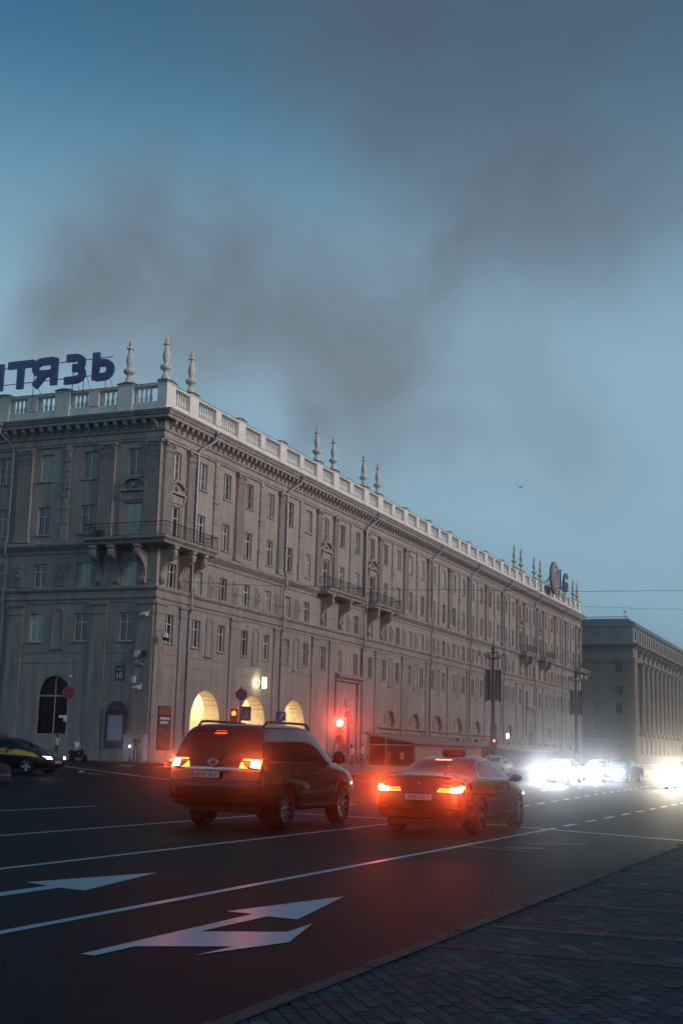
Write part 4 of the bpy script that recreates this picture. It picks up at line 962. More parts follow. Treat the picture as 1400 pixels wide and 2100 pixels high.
b = MB(); b.box(-.84,.84,-.06,0,0,2.95); b.build('frame', IRON, po, rz=math.pi/2)
def posterm():
    ma = bpy.data.materials.new('poster_print'); ma.use_nodes = True; t = ma.node_tree; bs = t.nodes['Principled BSDF']; tcn = N(t,'ShaderNodeTexCoord')
    nz = N(t,'ShaderNodeTexNoise'); nz.inputs['Scale'].default_value = 2.4; t.links.new(tcn.outputs['Object'], nz.inputs['Vector']); cr = N(t,'ShaderNodeValToRGB'); e = cr.color_ramp.elements
    e[0].position = .38; e[0].color = (.05,.025,.022,1); e[1].position = .62; e[1].color = (.16,.09,.085,1); t.links.new(nz.outputs['Fac'], cr.inputs[0]); t.links.new(cr.outputs[0], bs.inputs['Base Color']); bs.inputs['Roughness'].default_value = .5; return ma
b = MB(); b.box(-.78,.78,-.075,-.062,.06,2.2); b.build('print', posterm(), po, rz=math.pi/2)
b = MB(); b.box(-.78,.78,-.075,-.062,2.36,2.89); b.build('red_panel', mat('poster_red', (.34,.09,.06), .5, var=.1), po, rz=math.pi/2)
b = MB(); b.box(-.78,.78,-.075,-.062,2.2,2.36); b.build('dark_panel', mat('poster_dark', (.05,.03,.03), .5), po, rz=math.pi/2)
for z, w_ in ((2.04,.62),(1.76,.55)):
    b = MB()
    x = -w_
    while x < w_-.1:
        wd = random.choice((.09,.12,.14)); b.box(x,x+wd-.02,-.079,-.0755,z,z+.17); x += wd
    b.build('lettering_band', WHITEL, po, rz=math.pi/2)
# white street cabinet
uc = empty('street_cabinet', (-44.75, 72.4, H(-44.7)+.13)); tag(uc, 'white two-door utility cabinet standing at the building corner', 'cabinet')
CABM = mat('cabinet_paint', (.40,.39,.41), .5, var=.06, vscale=2)
b = MB(); b.box(-.75,.75,-.3,.3,.08,1.62); b.box(-.7,.7,-.28,.28,0,.08); b.prism([(-.8,1.62),(.8,1.62),(.78,1.70),(-.78,1.70)], 'y', -.34, .34); b.build('body', CABM, uc, bevel=.012)
for s_ in (-1,1):
    b = MB(); b.box(min(s_*.01,s_*.72),max(s_*.01,s_*.72),-.33,-.302,.14,1.56); dr = b.build('door', CABM, uc, bevel=.006)
    b = MB(); b.box(s_*.08-.02,s_*.08+.02,-.36,-.331,.8,1.0); b.build('handle', IRON, dr)
# air conditioner on the corner balcony
ac = empty('air_conditioner', FB.pt(-4.3,.5,15.6)); tag(ac, 'dark air conditioner unit standing on the corner balcony', 'air conditioner')
b = MB(); b.box(-.42,.42,-.17,.17,.02,.62); b.build('casing', mat('ac_grey', (.12,.12,.12), .5), ac, bevel=.015)
b = MB(); b.lathe([(.24,-.175),(.24,-.19),(.2,-.2)], (-.1,0,.32), 14, 'y'); b.build('fan_grille', IRON, ac)
for x in (-.3,.3):
    b = MB(); b.box(x-.04,x+.04,-.16,.16,-.03,.02); b.build('foot', IRON, ac)

# the row of houses on the camera's own side of the avenue: out of frame, it shades the street and shows in the car paint
OPP = mat('opposite_stucco', (.11,.10,.095), .9, var=.15, vscale=.3)
b = MB(); b.box(27,41,-80,250,.0,27.2); b.box(26.6,41.2,-80.3,250.3,27.2,28); o = struct(b.build('opposite_row', OPP))
wm_ = MB(); wm_.box(-.02,.06,-.6,.6,0,1.9); wmm = wm_.mesh('window', DARKG)
for j in range(6):
    for i in range(50): inst('window', wmm, o, (26.97, -56+i*4.4, 1.6+j*4.0))
# ------------------------------------------------------------------ street furniture
POLEM = mat('galvanised_pole', (.22,.22,.23), .5, metal=.4, var=.1); DARKP = mat('dark_painted_pole', (.045,.048,.052), .55, metal=.2, var=.15)
BOXW = mat('signal_housing_white', (.62,.58,.58), .5); BOXB = mat('signal_housing_black', (.02,.02,.02), .5)
REDOFF = mat('dark_red_lens', (.06,.01,.008), .3); 
REDON = mat('red_signal_lens', (1,.3,.2), .4, emit=(1,.55,.42), estr=9); ORON = mat('red_man_lens', (1,.2,.05), .4, emit=(1,.16,.03), estr=4)
def glow(parent, loc, col, energy, size=.06, spot=None, direction=None):
    ld = bpy.data.lights.new('lamp_light', 'SPOT' if spot else 'POINT'); ld.energy = energy; ld.color = col; ld.shadow_soft_size = size
    if spot: ld.spot_size = R(spot); ld.spot_blend = 1.0
    o = link(bpy.data.objects.new('lamp_light', ld)); o.parent = parent; o.location = loc
    if direction: o.rotation_euler = Vector(direction).to_track_quat('-Z', 'Y').to_euler()
    return o
def disc(mb, c, r, y0, y1, n=14): mb.lathe([(r,y0),(r,y1),(r*.9,y1-.005)], c, n, 'y')
# main signal facing the camera
tl = empty('traffic_light', (-32.3, 76.9, H(-32.3)+.13)); tag(tl, 'white-framed traffic light showing red in front of the portal', 'traffic light')
tl.rotation_euler.z = R(22)
b = MB(); b.lathe([(.11,0),(.11,.5),(.075,.55),(.07,1.75)], n=10); b.build('pole', POLEM, tl)
b = MB(); b.box(-.46,.46,-.03,.03,1.72,3.38); b.build('backboard', BOXW, tl)
b = MB(); b.box(-.30,.30,-.2,-.031,1.8,3.3); b.build('housing', mat('housing_red_grey', (.34,.26,.26), .5), tl, bevel=.02)
for i, z in enumerate((3.02,2.55,2.08)):
    b = MB(); disc(b, (0,0,z), .19, -.23, -.205); b.build('lens', REDON if i == 0 else REDOFF, tl)
    b = MB(); n = 10
    for k in range(n):
        a0, a1 = math.pi*k/n, math.pi*(k+1)/n; b.quad((.22*math.cos(a0),-.2,z+.22*math.sin(a0)),(.22*math.cos(a1),-.2,z+.22*math.sin(a1)),(.22*math.cos(a1),-.42,z+.22*math.sin(a1)),(.22*math.cos(a0),-.42,z+.22*math.sin(a0)))
    b.build('visor', BOXB, tl)
b = MB(); b.tube([(0,-.02,3.38),(0,-.02,3.85),(.06,-.02,3.95)], .03, 5); b.build('top_arm', POLEM, tl)
glow(tl, (0,-.5,3.02), (1,.08,.04), TLW, .17, 60, (0,-1,.05))
# pedestrian signal post with its signs
sp = empty('sign_post', (-33, 64.2, H(-33)+.0)); tag(sp, 'signal post with round no-stopping disc, crossing sign and red pedestrian lamp', 'sign post'); sp.rotation_euler.z = R(25)
BLUE = mat('sign_blue', (.012,.05,.16), .4); WHT = mat('sign_white', (.62,.64,.66), .4); REDS = mat('sign_red', (.36,.03,.03), .4)
b = MB(); b.tube([(0,0,0),(0,0,4.75)], .06, 8); b.build('pole', POLEM, sp)
b = MB(); disc(b, (.02,0,4.3), .33, -.06, -.10, 20); rd = b.build('round_sign', BLUE, sp)
b = MB()
for k in range(20):
    a0, a1 = 2*math.pi*k/20, 2*math.pi*(k+1)/20; q = [(.02+r_*math.cos(a),-.112,4.3+r_*math.sin(a)) for a in (a0,a1) for r_ in (.28,.33)]; b.quad(q[0],q[1],q[3],q[2])
for a in (45,135):
    c_, s_ = math.cos(R(a)), math.sin(R(a)); b.quad(*[(.02+u*c_-v*s_,-.112,4.3+u*s_+v*c_) for u,v in ((-.29,-.03),(.29,-.03),(.29,.03),(-.29,.03))])
b.build('red_cross', REDS, rd, recalc=False)
b = MB(); b.box(.06,.60,-.1,-.06,2.86,3.66); bs = b.build('crossing_sign', BLUE, sp)
b = MB(); b.quad((.12,-.112,2.97),(.54,-.112,2.97),(.33,-.112,3.56)); b.build('white_triangle', mat('sign_pale', (.2,.22,.27), .4), bs, recalc=False)
b = MB(); b.tube([(.27,-.115,3.02),(.33,-.115,3.2),(.39,-.115,3.02)], .022, 4); b.tube([(.33,-.115,3.2),(.33,-.115,3.33)], .035, 4); b.lathe([(.05,-.02),(.05,.02)], (.33,-.115,3.40), 8, 'y'); b.build('walking_figure', BLUE, bs)
b = MB(); b.box(-.55,-.15,-.14,.06,2.62,3.5); b.build('pedestrian_signal', BOXB, sp, bevel=.02)
b = MB(); disc(b, (-.35,0,3.25), .13, -.17, -.145); b.build('red_man_lamp', ORON, sp)
b = MB(); b.tube([(-.35,-.18,3.12),(-.35,-.18,3.22)], .05, 6); b.build('red_man', ORON, sp)
glow(sp, (-.35,-.3,3.22), (1,.12,.02), 60, .1, 150, (0,-1,0))
# blue direction sign
bsn = empty('road_sign', (-33.1, 69.7, H(-33)+.13)); tag(bsn, 'small blue square arrow sign seen above the off-roader roof', 'road sign'); bsn.rotation_euler.z = R(25)
b = MB(); b.tube([(0,0,0),(0,0,3.5)], .05, 8); b.build('pole', POLEM, bsn)
b = MB(); b.box(-.30,.30,-.09,-.05,2.88,3.42); pn = b.build('panel', mat('sign_blue_bright', (.02,.11,.30), .4), bsn)
b = MB(); b.tube([(-.06,-.1,2.94),(-.02,-.1,3.14),(.06,-.1,3.22)], .032, 5); b.add([(.0,-.1,3.32),(.2,-.1,3.32),(.12,-.1,3.13)], [(0,1,2)]); b.build('white_arrow', WHT, pn, recalc=False)
b = MB(); b.box(-.30,.30,-.09,-.05,2.6,2.82); b.build('white_subplate', WHT, bsn)
# no-stopping sign left
nsg = empty('road_sign', (-47.75, 68.9, H(-47)+.13)); tag(nsg, 'no-stopping sign on a tall pole before the dark arched window', 'road sign'); nsg.rotation_euler.z = R(30)
b = MB(); b.tube([(0,0,0),(.0,0,5.0)], .06, 8); b.tube([(0,0,5.0),(0,0,6.4)], .035, 6); b.build('pole', POLEM, nsg)
b = MB(); disc(b, (0,0,4.2), .40, -.06, -.1, 20); rd = b.build('disc', REDS, nsg)
for k in range(4):
    a = R(45+90*k); b = MB(); q = [(.02,0)]
    q = [(.06*math.cos(a),.06*math.sin(a))]+[(.30*math.cos(a+R(d)),.30*math.sin(a+R(d))) for d in (-34,-17,0,17,34)]
    b.add([(x,-.112,4.2+z) for x,z in q], [tuple(range(6))]); b.build('blue_quarter', BLUE, rd, recalc=False)
b = MB(); b.box(-.5,.0,-.1,-.04,2.62,2.78); b.box(-.2,.0,-.1,-.04,2.4,2.6); b.build('subplate', WHT, nsg)
b = MB(); b.tube([(0,0,5.0),(.1,-.3,5.2)], .03, 5); b.lathe([(.08,-.2),(.1,0),(.08,.2)], (.1,-.35,5.25), 8, 'y'); b.build('camera', BOXW, nsg)
# second signal far along the pavement
t2 = empty('traffic_light', (-31.6, 110.5, H(-31.6)+.13)); tag(t2, 'dark traffic light with small red lamp beyond the pale pavilion', 'traffic light'); t2.rotation_euler.z = R(15)
b = MB(); b.tube([(0,0,0),(0,0,2.0)], .07, 8); b.build('pole', DARKP, t2)
b = MB(); b.box(-.22,.22,-.18,.1,1.7,2.75); b.build('housing', BOXB, t2, bevel=.02)
for i, z in enumerate((2.52,2.22,1.92)):
    b = MB(); disc(b, (0,0,z), .12, -.2, -.185, 12); b.build('lens', mat('red_far_lens', (1,.2,.15), .4, emit=(1,.22,.16), estr=3) if i == 0 else REDOFF, t2)

# ornate street lamps with banners
LUM = mat('lamp_glass', (.55,.52,.46), .3)
def street_lamp(x, y, label, lit=()):
    r_ = empty('street_lamp', (x, y, H(x)+.13)); tag(r_, label, 'street lamp', 'ornate lamps on the far pavement')
    b = MB(); b.lathe([(.55,0),(.55,.5),(.42,.6),(.36,1.6),(.44,1.75),(.3,2.0),(.24,3.6),(.30,3.75),(.2,3.9),(.17,8.2),(.13,11.0),(.2,11.1),(.1,11.3)], n=12); b.build('pole', DARKP, r_)
    for k in range(4):
        a = R(90*k+40); c_, s_ = math.cos(a), math.sin(a); b = MB()
        b.tube([(0,0,10.6),(.5*c_,.5*s_,10.5),(.95*c_,.95*s_,10.8),(1.25*c_,1.25*s_,11.25),(1.35*c_,1.35*s_,11.2)], .05, 5)
        b.tube([(.1*c_,.1*s_,11.2),(.5*c_,.5*s_,11.1),(.9*c_,.9*s_,10.9)], .035, 5); ar = b.build('arm', DARKP, r_)
        b = MB(); b.lathe([(.05,.25),(.2,.1),(.24,-.1),(.18,-.35),(.06,-.45)], (1.35*c_,1.35*s_,11.1), 8); b.build('luminaire', LUM, ar)
    b = MB(); b.lathe([(.1,11.2),(.16,11.5),(.05,11.9),(.02,12.4)], n=8); b.build('spike', DARKP, r_)
    for s_ in (-1,1):
        b = MB(); n = 5
        for i in range(n):
            x0, x1 = .2+.58*i/n, .2+.58*(i+1)/n
            f = lambda x: .05*math.sin(x*14)
            b.quad((s_*x0,f(x0),6.4+.1*math.sin(i)),(s_*x1,f(x1),6.4+.1*math.sin(i+1)),(s_*x1,f(x1),9.4),(s_*x0,f(x0),9.4))
        bn = b.build('banner', mat('dark_banner', (.095,.07,.065), .85, var=.3, vscale=1.6), r_, rz=R(20), recalc=False)
        b = MB(); b.tube([(0,0,9.42),(s_*.85,0,9.42)], .025, 5); b.build('banner_rod', DARKP, bn)
    return r_
street_lamp(-35, 121.9, 'ornate dark street lamp with banners, the nearer one before the long facade')
street_lamp(-35, 159.1, 'ornate dark street lamp with banners near the facade far end')
# small wall and pavement lanterns that are already lit
WL = mat('lantern_glow', (1,.9,.7), .4, emit=(1,.86,.62), estr=6)
for x, y, h_, lab in ((-38,138.2,3.2,'small lit lantern on a thin post in front of the far shop windows'),(-36,164,3.3,'small lit lantern on a thin post above the oncoming headlights')):
    r_ = empty('lantern', (x,y,H(x)+.13)); tag(r_, lab, 'lantern'); b = MB(); b.tube([(0,0,0),(0,0,h_-.3)], .05, 6); b.build('post', DARKP, r_)
    b = MB(); b.lathe([(.05,-.28),(.14,-.2),(.16,.2),(.05,.34)], (0,0,h_), 8); b.build('glass', WL, r_)
b = MB()
for i in range(6): b.lathe([(.01,-.09),(.07,-.04),(.08,.03),(.01,.09)], (.04*(-1)**i,.0,.28*i), 8)
o = b.build('lamp_string', mat('bulb_string', (1,.8,.5), .4, emit=(1,.66,.32), estr=2.2)); o.location = FA.pt(YW(8.5)-.2,.5,2.3); tag(o, 'string of small warm bulbs hanging by the portal pier', 'lamp')

# ------------------------------------------------------------------ pavilions on the pavement
STEELP = mat('pavilion_steel', (.30,.27,.27), .5, metal=.3); PANEL = mat('pale_panel', (.36,.30,.27), .6, var=.08, vscale=1.5, rnd=.06); ROOFP = mat('grey_roof_sheet', (.24,.23,.235), .5, var=.1)
DPAN = mat('dark_panel', (.055,.06,.07), .5, var=.1, rnd=.1); DECK = mat('timber_deck', (.12,.085,.06), .7, var=.2)
def pavilion(y0, y1, label, panelm, zh, zl, open_end):
    x0, x1 = -40.3, -36.0; zb = H(-38)+.13; r_ = empty('pavilion', (-38, y0, zb)); tag(r_, label, 'pavilion')
    L_ = y1-y0; ax, bx = x0+38, x1+38; zh -= zb; zl -= zb
    b = MB(); sl = (zh-zl)/(bx-ax)
    b.add([(ax-.25,-.4,zh+.25*sl),(bx+.35,-.4,zl-.35*sl),(bx+.35,L_+.4,zl-.35*sl),(ax-.25,L_+.4,zh+.25*sl),(ax-.25,-.4,zh+.13+.25*sl),(bx+.35,-.4,zl+.13-.35*sl),(bx+.35,L_+.4,zl+.13-.35*sl),(ax-.25,L_+.4,zh+.13+.25*sl)], [(0,1,2,3),(4,5,6,7),(0,1,5,4),(1,2,6,5),(2,3,7,6),(3,0,4,7)])
    b.build('roof', ROOFP, r_)
    b = MB(); b.box(ax,bx,0,L_,-.1,.1); b.build('deck', DECK, r_)
    for x in (ax+.06,ax+1.65,bx-.06):
        b = MB(); z1 = zh-(x-ax)*sl; b.box(x-.06,x+.06,.0,.12,.1,z1); b.build('post', STEELP, r_)
    b = MB(); b.box(ax+.12,bx-.12,.01,.11,zl-.22,zl-.10); b.build('beam', STEELP, r_)
    n = max(4, int(L_/2.25)); st = L_/n; pm = MB(); pm.box(-.04,.04,.03,st-.03,.12,zl-.06); pmm_ = pm.mesh('panel', panelm)
    for i in range(n): inst('panel', pmm_, r_, (bx-.02, i*st, 0))
    b = MB(); b.box(ax,ax+.08,.2,L_,.1,zh-.05); b.build('back_wall', DPAN, r_)
    b = MB(); b.box(ax,bx,L_-.1,L_,.1,zl-.02); b.build('end_wall', DPAN, r_)
    b = MB(); b.box(ax+.1,bx-.1,4.2,4.3,.1,zl-.1); b.build('partition', DPAN, r_)
    return r_
pavilion(102.2, 121.4, 'pale-panelled terrace pavilion with sloping grey roof and open near end', PANEL, 3.0, 2.36, True)
pavilion(128.0, 165.0, 'long dark pavilion with sloping roof behind the headlight glare', DPAN, 2.75, 2.2, False)

# ------------------------------------------------------------------ overhead wires, bird, bollard
def wire(label, p, q, sag, r_=.018, wob=0):
    P, Q = Vector(p), Vector(q); n = 26; path = []
    for i in range(n+1):
        t = i/n; v = P.lerp(Q, t); v.z -= sag*4*t*(1-t); v.z += wob*math.sin(t*31)*.5; path.append(v)
    b = MB(); b.tube(path, r_, 4); o = b.build('overhead_wire', IRON); tag(o, label, 'wire', 'overhead wires')
wire('overhead wire crossing the avenue at balcony height of the long facade', (-36,58,10.25), (6,58,8.95), .45, .009, .03)
wire('faint slack wire low in the sky above the columned building', (-44,139,18.9), (4,139,16.6), .3, .013)
wire('overhead wire running along the facade belt course', (-32.5,60,9.85), (-29,150,11.3), .5, .009)
bd = empty('gull', (-37.9,143.3,32.7)); tag(bd, 'lone gull gliding in the sky above the long roofline', 'bird')
FEA = mat('gull_feathers', (.10,.10,.11), .8)
b = MB(); b.lathe([(.01,-.38),(.05,-.3),(.10,-.1),(.11,.1),(.07,.26),(.06,.34),(.01,.42)], (0,0,0), 8, 'x')
b.add([(.12,.05,.03),(-.12,.05,.03),(-.1,.5,.24),(.12,.5,.26),(-.02,.95,.10),(.08,.95,.12)], [(0,1,2,3),(3,2,4,5)])
b.add([(.12,-.05,.03),(-.12,-.05,.03),(-.1,-.5,.24),(.12,-.5,.26),(-.02,-.95,.10),(.08,-.95,.12)], [(0,1,2,3),(3,2,4,5)])
b.add([(-.3,.03,.0),(-.3,-.03,.0),(-.56,-.12,.01),(-.56,.12,.01)], [(0,1,2,3)])
b.build('body', FEA, bd, smooth=True, rz=R(110), recalc=False)
bo = empty('bollard', (-29.15,38.2,H(-29.15))); tag(bo, 'pale round-topped concrete bollard cut by the picture edge', 'bollard')
CONC = mat('bollard_concrete', (.05,.05,.053), .85, var=.2, vscale=5, bump=.3)
b = MB(); b.lathe([(.42,0),(.42,.1),(.36,.16),(.36,.4),(.3,.56),(.17,.66),(.02,.7)], n=16); b.build('body', CONC, bo, smooth=True)
b = MB(); b.lathe([(.37,.24),(.37,.32)], n=16); b.build('pale_band', mat('bollard_band', (.2,.18,.17), .6), bo)
# ------------------------------------------------------------------ cars
def paint(name, col, rough=.3, coat=1.0, metal=0): return mat(name, col, .55, metal=metal, coat=coat, spec=.08)
BLACKP = paint('black_car_paint', (.006,.006,.008)); PLASTIC = mat('black_plastic', (.012,.012,.013), .55)
CGLASS = mat('car_glass', (.008,.008,.010), .04, spec=.55); CHROME = mat('chrome', (.55,.55,.57), .12, metal=1); RUBBER = mat('tyre_rubber', (.012,.012,.013), .85, bump=.2, bscale=60)
ALLOY = mat('alloy_rim', (.55,.55,.57), .38, metal=.65); ALLOYD = mat('alloy_rim_grey', (.17,.17,.18), .35, metal=.8); YEL = paint('taxi_yellow', (.85,.48,.08), .35, .6)
PLATEW = mat('number_plate_white', (.55,.53,.52), .45); PLATED = mat('plate_characters', (.06,.05,.05), .5)
TAILHOT = mat('brake_lens_core', (1,.8,.5), .3, emit=(1,.80,.50), estr=14); TAILW = mat('tail_lens', (1,.35,.03), .3, emit=(1,.42,.05), estr=3); TAILR = mat('brake_bar', (1,.12,.02), .3, emit=(1,.15,.02), estr=1.0); REFL = mat('red_reflector', (.14,.006,.006), .2)
HEAD = mat('headlamp_lens', (1,1,1), .3, emit=(.92,.97,1), estr=30); DRL = mat('daylight_strip', (1,1,1), .3, emit=(.95,.98,1), estr=6); HEADW = mat('headlamp_warm', (1,.95,.8), .3, emit=(1,.86,.6), estr=30); LENSOFF = mat('lamp_lens_clear', (.4,.42,.44), .1)
def cage(st, crown=.025):
    J = len(st); m_ = MB(); idx = {}; fx = (-1,-.55,0,.55,1)
    def pos(i, j, k):
        w_, y, z = st[j][k]; x = fx[i]*w_
        if k == 5: z += crown*(1-fx[i]**2)
        if 0 < k < 5:
            bl = (.035 if k > 1 else .02)*(1-fx[i]**2)
            if j == 0: y -= bl
            if j == J-1: y += bl*2.5
        if k in (0,5) and j == J-1: y += .05*(1-fx[i]**2)
        return (x, y, z)
    def V(i, j, k):
        if (i,j,k) not in idx: idx[(i,j,k)] = len(m_.v); m_.v.append(pos(i,j,k))
        return idx[(i,j,k)]
    def Q(*a): m_.f.append(tuple(V(*p) for p in a)); m_.m.append(0)
    for j in range(J-1):
        for k in range(5):
            Q((0,j,k),(0,j,k+1),(0,j+1,k+1),(0,j+1,k)); Q((4,j,k),(4,j+1,k),(4,j+1,k+1),(4,j,k+1))
        for i in range(4):
            Q((i,j,5),(i+1,j,5),(i+1,j+1,5),(i,j+1,5)); Q((i,j,0),(i,j+1,0),(i+1,j+1,0),(i+1,j,0))
    for k in range(5):
        for i in range(4):
            Q((i,0,k),(i+1,0,k),(i+1,0,k+1),(i,0,k+1)); Q((i,J-1,k),(i,J-1,k+1),(i+1,J-1,k+1),(i+1,J-1,k))
    return m_
def evaluated(ob):
    bpy.context.view_layer.update()
    return bpy.data.meshes.new_from_object(ob.evaluated_get(bpy.context.evaluated_depsgraph_get()))
class Shell:
    cache = {}
    def __init__(s, key, st, axles, rad, wout):
        if key in Shell.cache: s.solid, s.me = Shell.cache[key]
        else:
            ob = cage(st).build('body', BLACKP); ob.modifiers.new('s', 'SUBSURF').levels = 3; ob.modifiers['s'].render_levels = 3
            s.solid = evaluated(ob)
            for a in axles:
                for sd_ in (-1, 1):
                    c = MB(); c.lathe([(rad,-.5),(rad,.5)], (sd_*(wout+.14), a[0], a[1]), 32, 'x'); co = c.build('cutter', BLACKP)
                    bo_ = ob.modifiers.new('b', 'BOOLEAN'); bo_.object = co; bo_.operation = 'DIFFERENCE'; bo_.solver = 'EXACT'
            s.me = evaluated(ob)
            for o in [o for o in SC.objects if o.name.startswith('cutter')]: bpy.data.objects.remove(o)
            bpy.data.objects.remove(ob)
            for f in s.me.polygons: f.use_smooth = True
            s.me.set_sharp_from_angle(angle=R(35))
            Shell.cache[key] = (s.solid, s.me)
        s.bvh = BVHTree.FromPolygons([v.co for v in s.solid.vertices], [tuple(p.vertices) for p in s.solid.polygons])
    def body(s, parent, ma):
        me = s.me.copy(); me.materials.clear(); me.materials.append(ma)
        return inst('body', me, parent)
    def patch(s, name, poly, face, ma, parent, off=.006, step=.07, thick=0):
        # lay a closed outline onto the body: face 'r' right, 'l' left, 'b' rear, 'f' front, 't' top
        bm = bmesh.new()
        vs = [bm.verts.new((p[0], p[1], 0)) for p in poly]; bm.faces.new(vs)
        for ax in (0, 1):
            lo, hi = min(p[ax] for p in poly), max(p[ax] for p in poly); n = int((hi-lo)/step)
            for i in range(1, n+1):
                co = [0,0,0]; co[ax] = lo+(hi-lo)*i/(n+1); no = [0,0,0]; no[ax] = 1
                bmesh.ops.bisect_plane(bm, geom=bm.verts[:]+bm.edges[:]+bm.faces[:], plane_co=co, plane_no=no)
        for v in bm.verts:
            a, c = v.co.x, v.co.y
            o, d = {'r': (Vector((3,a,c)), Vector((-1,0,0))), 'l': (Vector((-3,a,c)), Vector((1,0,0))), 'b': (Vector((a,-3,c)), Vector((0,1,0))), 'f': (Vector((a,9,c)), Vector((0,-1,0))), 't': (Vector((a,c,4)), Vector((0,0,-1)))}[face]
            h, nn, _, _ = s.bvh.ray_cast(o, d)
            if h is None:
                h, nn, _, _ = s.bvh.find_nearest(o+d*2.1 if face in 'rl' else o+d*3)
            v.co = h-d*off
        bmesh.ops.recalc_face_normals(bm, faces=bm.faces[:])
        me = bpy.data.meshes.new(name); bm.to_mesh(me); bm.free(); me.materials.append(ma)
        for f in me.polygons: f.use_smooth = True
        return inst(name, me, parent)
def wheel_meshes(r, w_, spokes, rimm, key, cache={}):
    if key in cache: return cache[key]
    t = MB(); t.lathe([(r*.70,-w_/2),(r*.80,-w_/2-.008),(r*.94,-w_/2),(r,-w_/2+.03),(r,w_/2-.03),(r*.94,w_/2),(r*.80,w_/2+.008),(r*.70,w_/2),(r*.68,w_/2-.05),(r*.68,-w_/2+.05),(r*.70,-w_/2)], n=32, axis='x', cap0=False, cap1=False)
    rm = MB(); rm.lathe([(r*.70,w_/2-.002),(r*.70,w_/2+.004),(r*.64,w_/2),(r*.62,w_/2-.05),(r*.62,0),(r*.2,-.02),(r*.02,-.02)], n=28, axis='x', cap0=False)
    sp_ = MB()
    for k in range(spokes):
        a = 2*math.pi*k/spokes
        for da in ((-.11,.11) if spokes <= 7 else (0,)):
            c_, s_ = math.cos(a), math.sin(a); c2, s2 = math.cos(a+da), math.sin(a+da); hw = r*.045 if spokes <= 7 else r*.05
            n_ = Vector((0,-s2,c2)); p0 = Vector((w_/2-.035, r*.12*c_, r*.12*s_)); p1 = Vector((w_/2-.004, r*.66*c2, r*.66*s2))
            vs = []
            for p, x in ((p0,.0),(p1,.0)):
                for sg in (-1,1):
                    vs.append(p+n_*hw*sg); vs.append(p+n_*hw*sg-Vector((.04,0,0)))
            sp_.add(vs, [(0,2,6,4),(0,4,5,1),(2,3,7,6),(1,5,7,3),(4,6,7,5)])
    sp_.lathe([(r*.02,w_/2-.0),(r*.12,w_/2-.01),(r*.17,w_/2-.04),(r*.17,w_/2-.08)], n=14, axis='x')
    cache[key] = (t.mesh('wheel', RUBBER, smooth=False), rm.mesh('rim', mat('rim_dark', (.06,.06,.065), .4, metal=.7)), sp_.mesh('spokes', rimm)); return cache[key]
def put_wheels(root, axles, r, w_, track, spokes, rimm, key):
    tm, rm, sm = wheel_meshes(r, w_, spokes, rimm, key)
    for (ay, az) in axles:
        for sd_ in (-1, 1):
            o = inst('wheel', tm, root, (sd_*track, ay, r), rot=(random.uniform(0,6) if sd_ > 0 else 0, 0, 0 if sd_ > 0 else math.pi)); sub('rim', rm, o); sub('spokes', sm, o)
def char_plate(root, poly_c, w_, h_, y, tilt, txt, face=-1):
    x, z = poly_c; b = MB(); b.box(-w_/2,w_/2,-.006,.006,-h_/2,h_/2); o = b.build('number_plate', PLATEW, root, loc=(x,y,z)); o.rotation_euler = (tilt,0,0 if face < 0 else math.pi)
    me = fit(text_mesh(txt, 'characters', .1, .001, PLATED, off=.001), w_*.86, h_*.62); inst('characters', me, o, (-w_*.43,-.009,-h_*.31))
    b = MB(); b.box(-w_/2-.012,w_/2+.012,-.003,.012,-h_/2-.012,h_/2+.012); b.build('plate_frame', PLASTIC, o)
SUVST = [
 [(.82,.18,.44),(.94,.02,.50),(.97,-.03,.76),(.965,.03,1.06),(.94,.06,1.20),(.81,.30,1.83)],
 [(.85,.30,.40),(.975,.15,.46),(.997,.11,.78),(.985,.15,1.09),(.955,.18,1.21),(.835,.45,1.92)],
 [(.85,.95,.38),(.975,.95,.43),(.995,.95,.78),(.985,.95,1.11),(.95,.95,1.20),(.83,.98,1.935)],
 [(.85,2.0,.36),(.97,2.0,.41),(.985,2.0,.78),(.98,2.0,1.11),(.945,2.0,1.20),(.83,2.0,1.955)],
 [(.85,2.85,.36),(.97,2.85,.41),(.985,2.85,.78),(.98,2.85,1.11),(.94,2.85,1.20),(.82,2.72,1.935)],
 [(.85,3.45,.37),(.97,3.45,.42),(.985,3.45,.78),(.98,3.45,1.11),(.93,3.45,1.19),(.75,3.12,1.80)],
 [(.85,3.95,.38),(.97,3.95,.44),(.985,3.95,.78),(.975,3.95,1.11),(.90,3.95,1.20),(.68,3.88,1.27)],
 [(.82,4.60,.40),(.94,4.62,.46),(.955,4.62,.76),(.94,4.58,1.03),(.86,4.55,1.12),(.58,4.5,1.18)],
 [(.70,4.82,.44),(.82,4.90,.50),(.85,4.94,.72),(.83,4.90,.94),(.76,4.84,1.04),(.5,4.78,1.09)]]
SUVAX = ((1.22,.40),(4.07,.40))
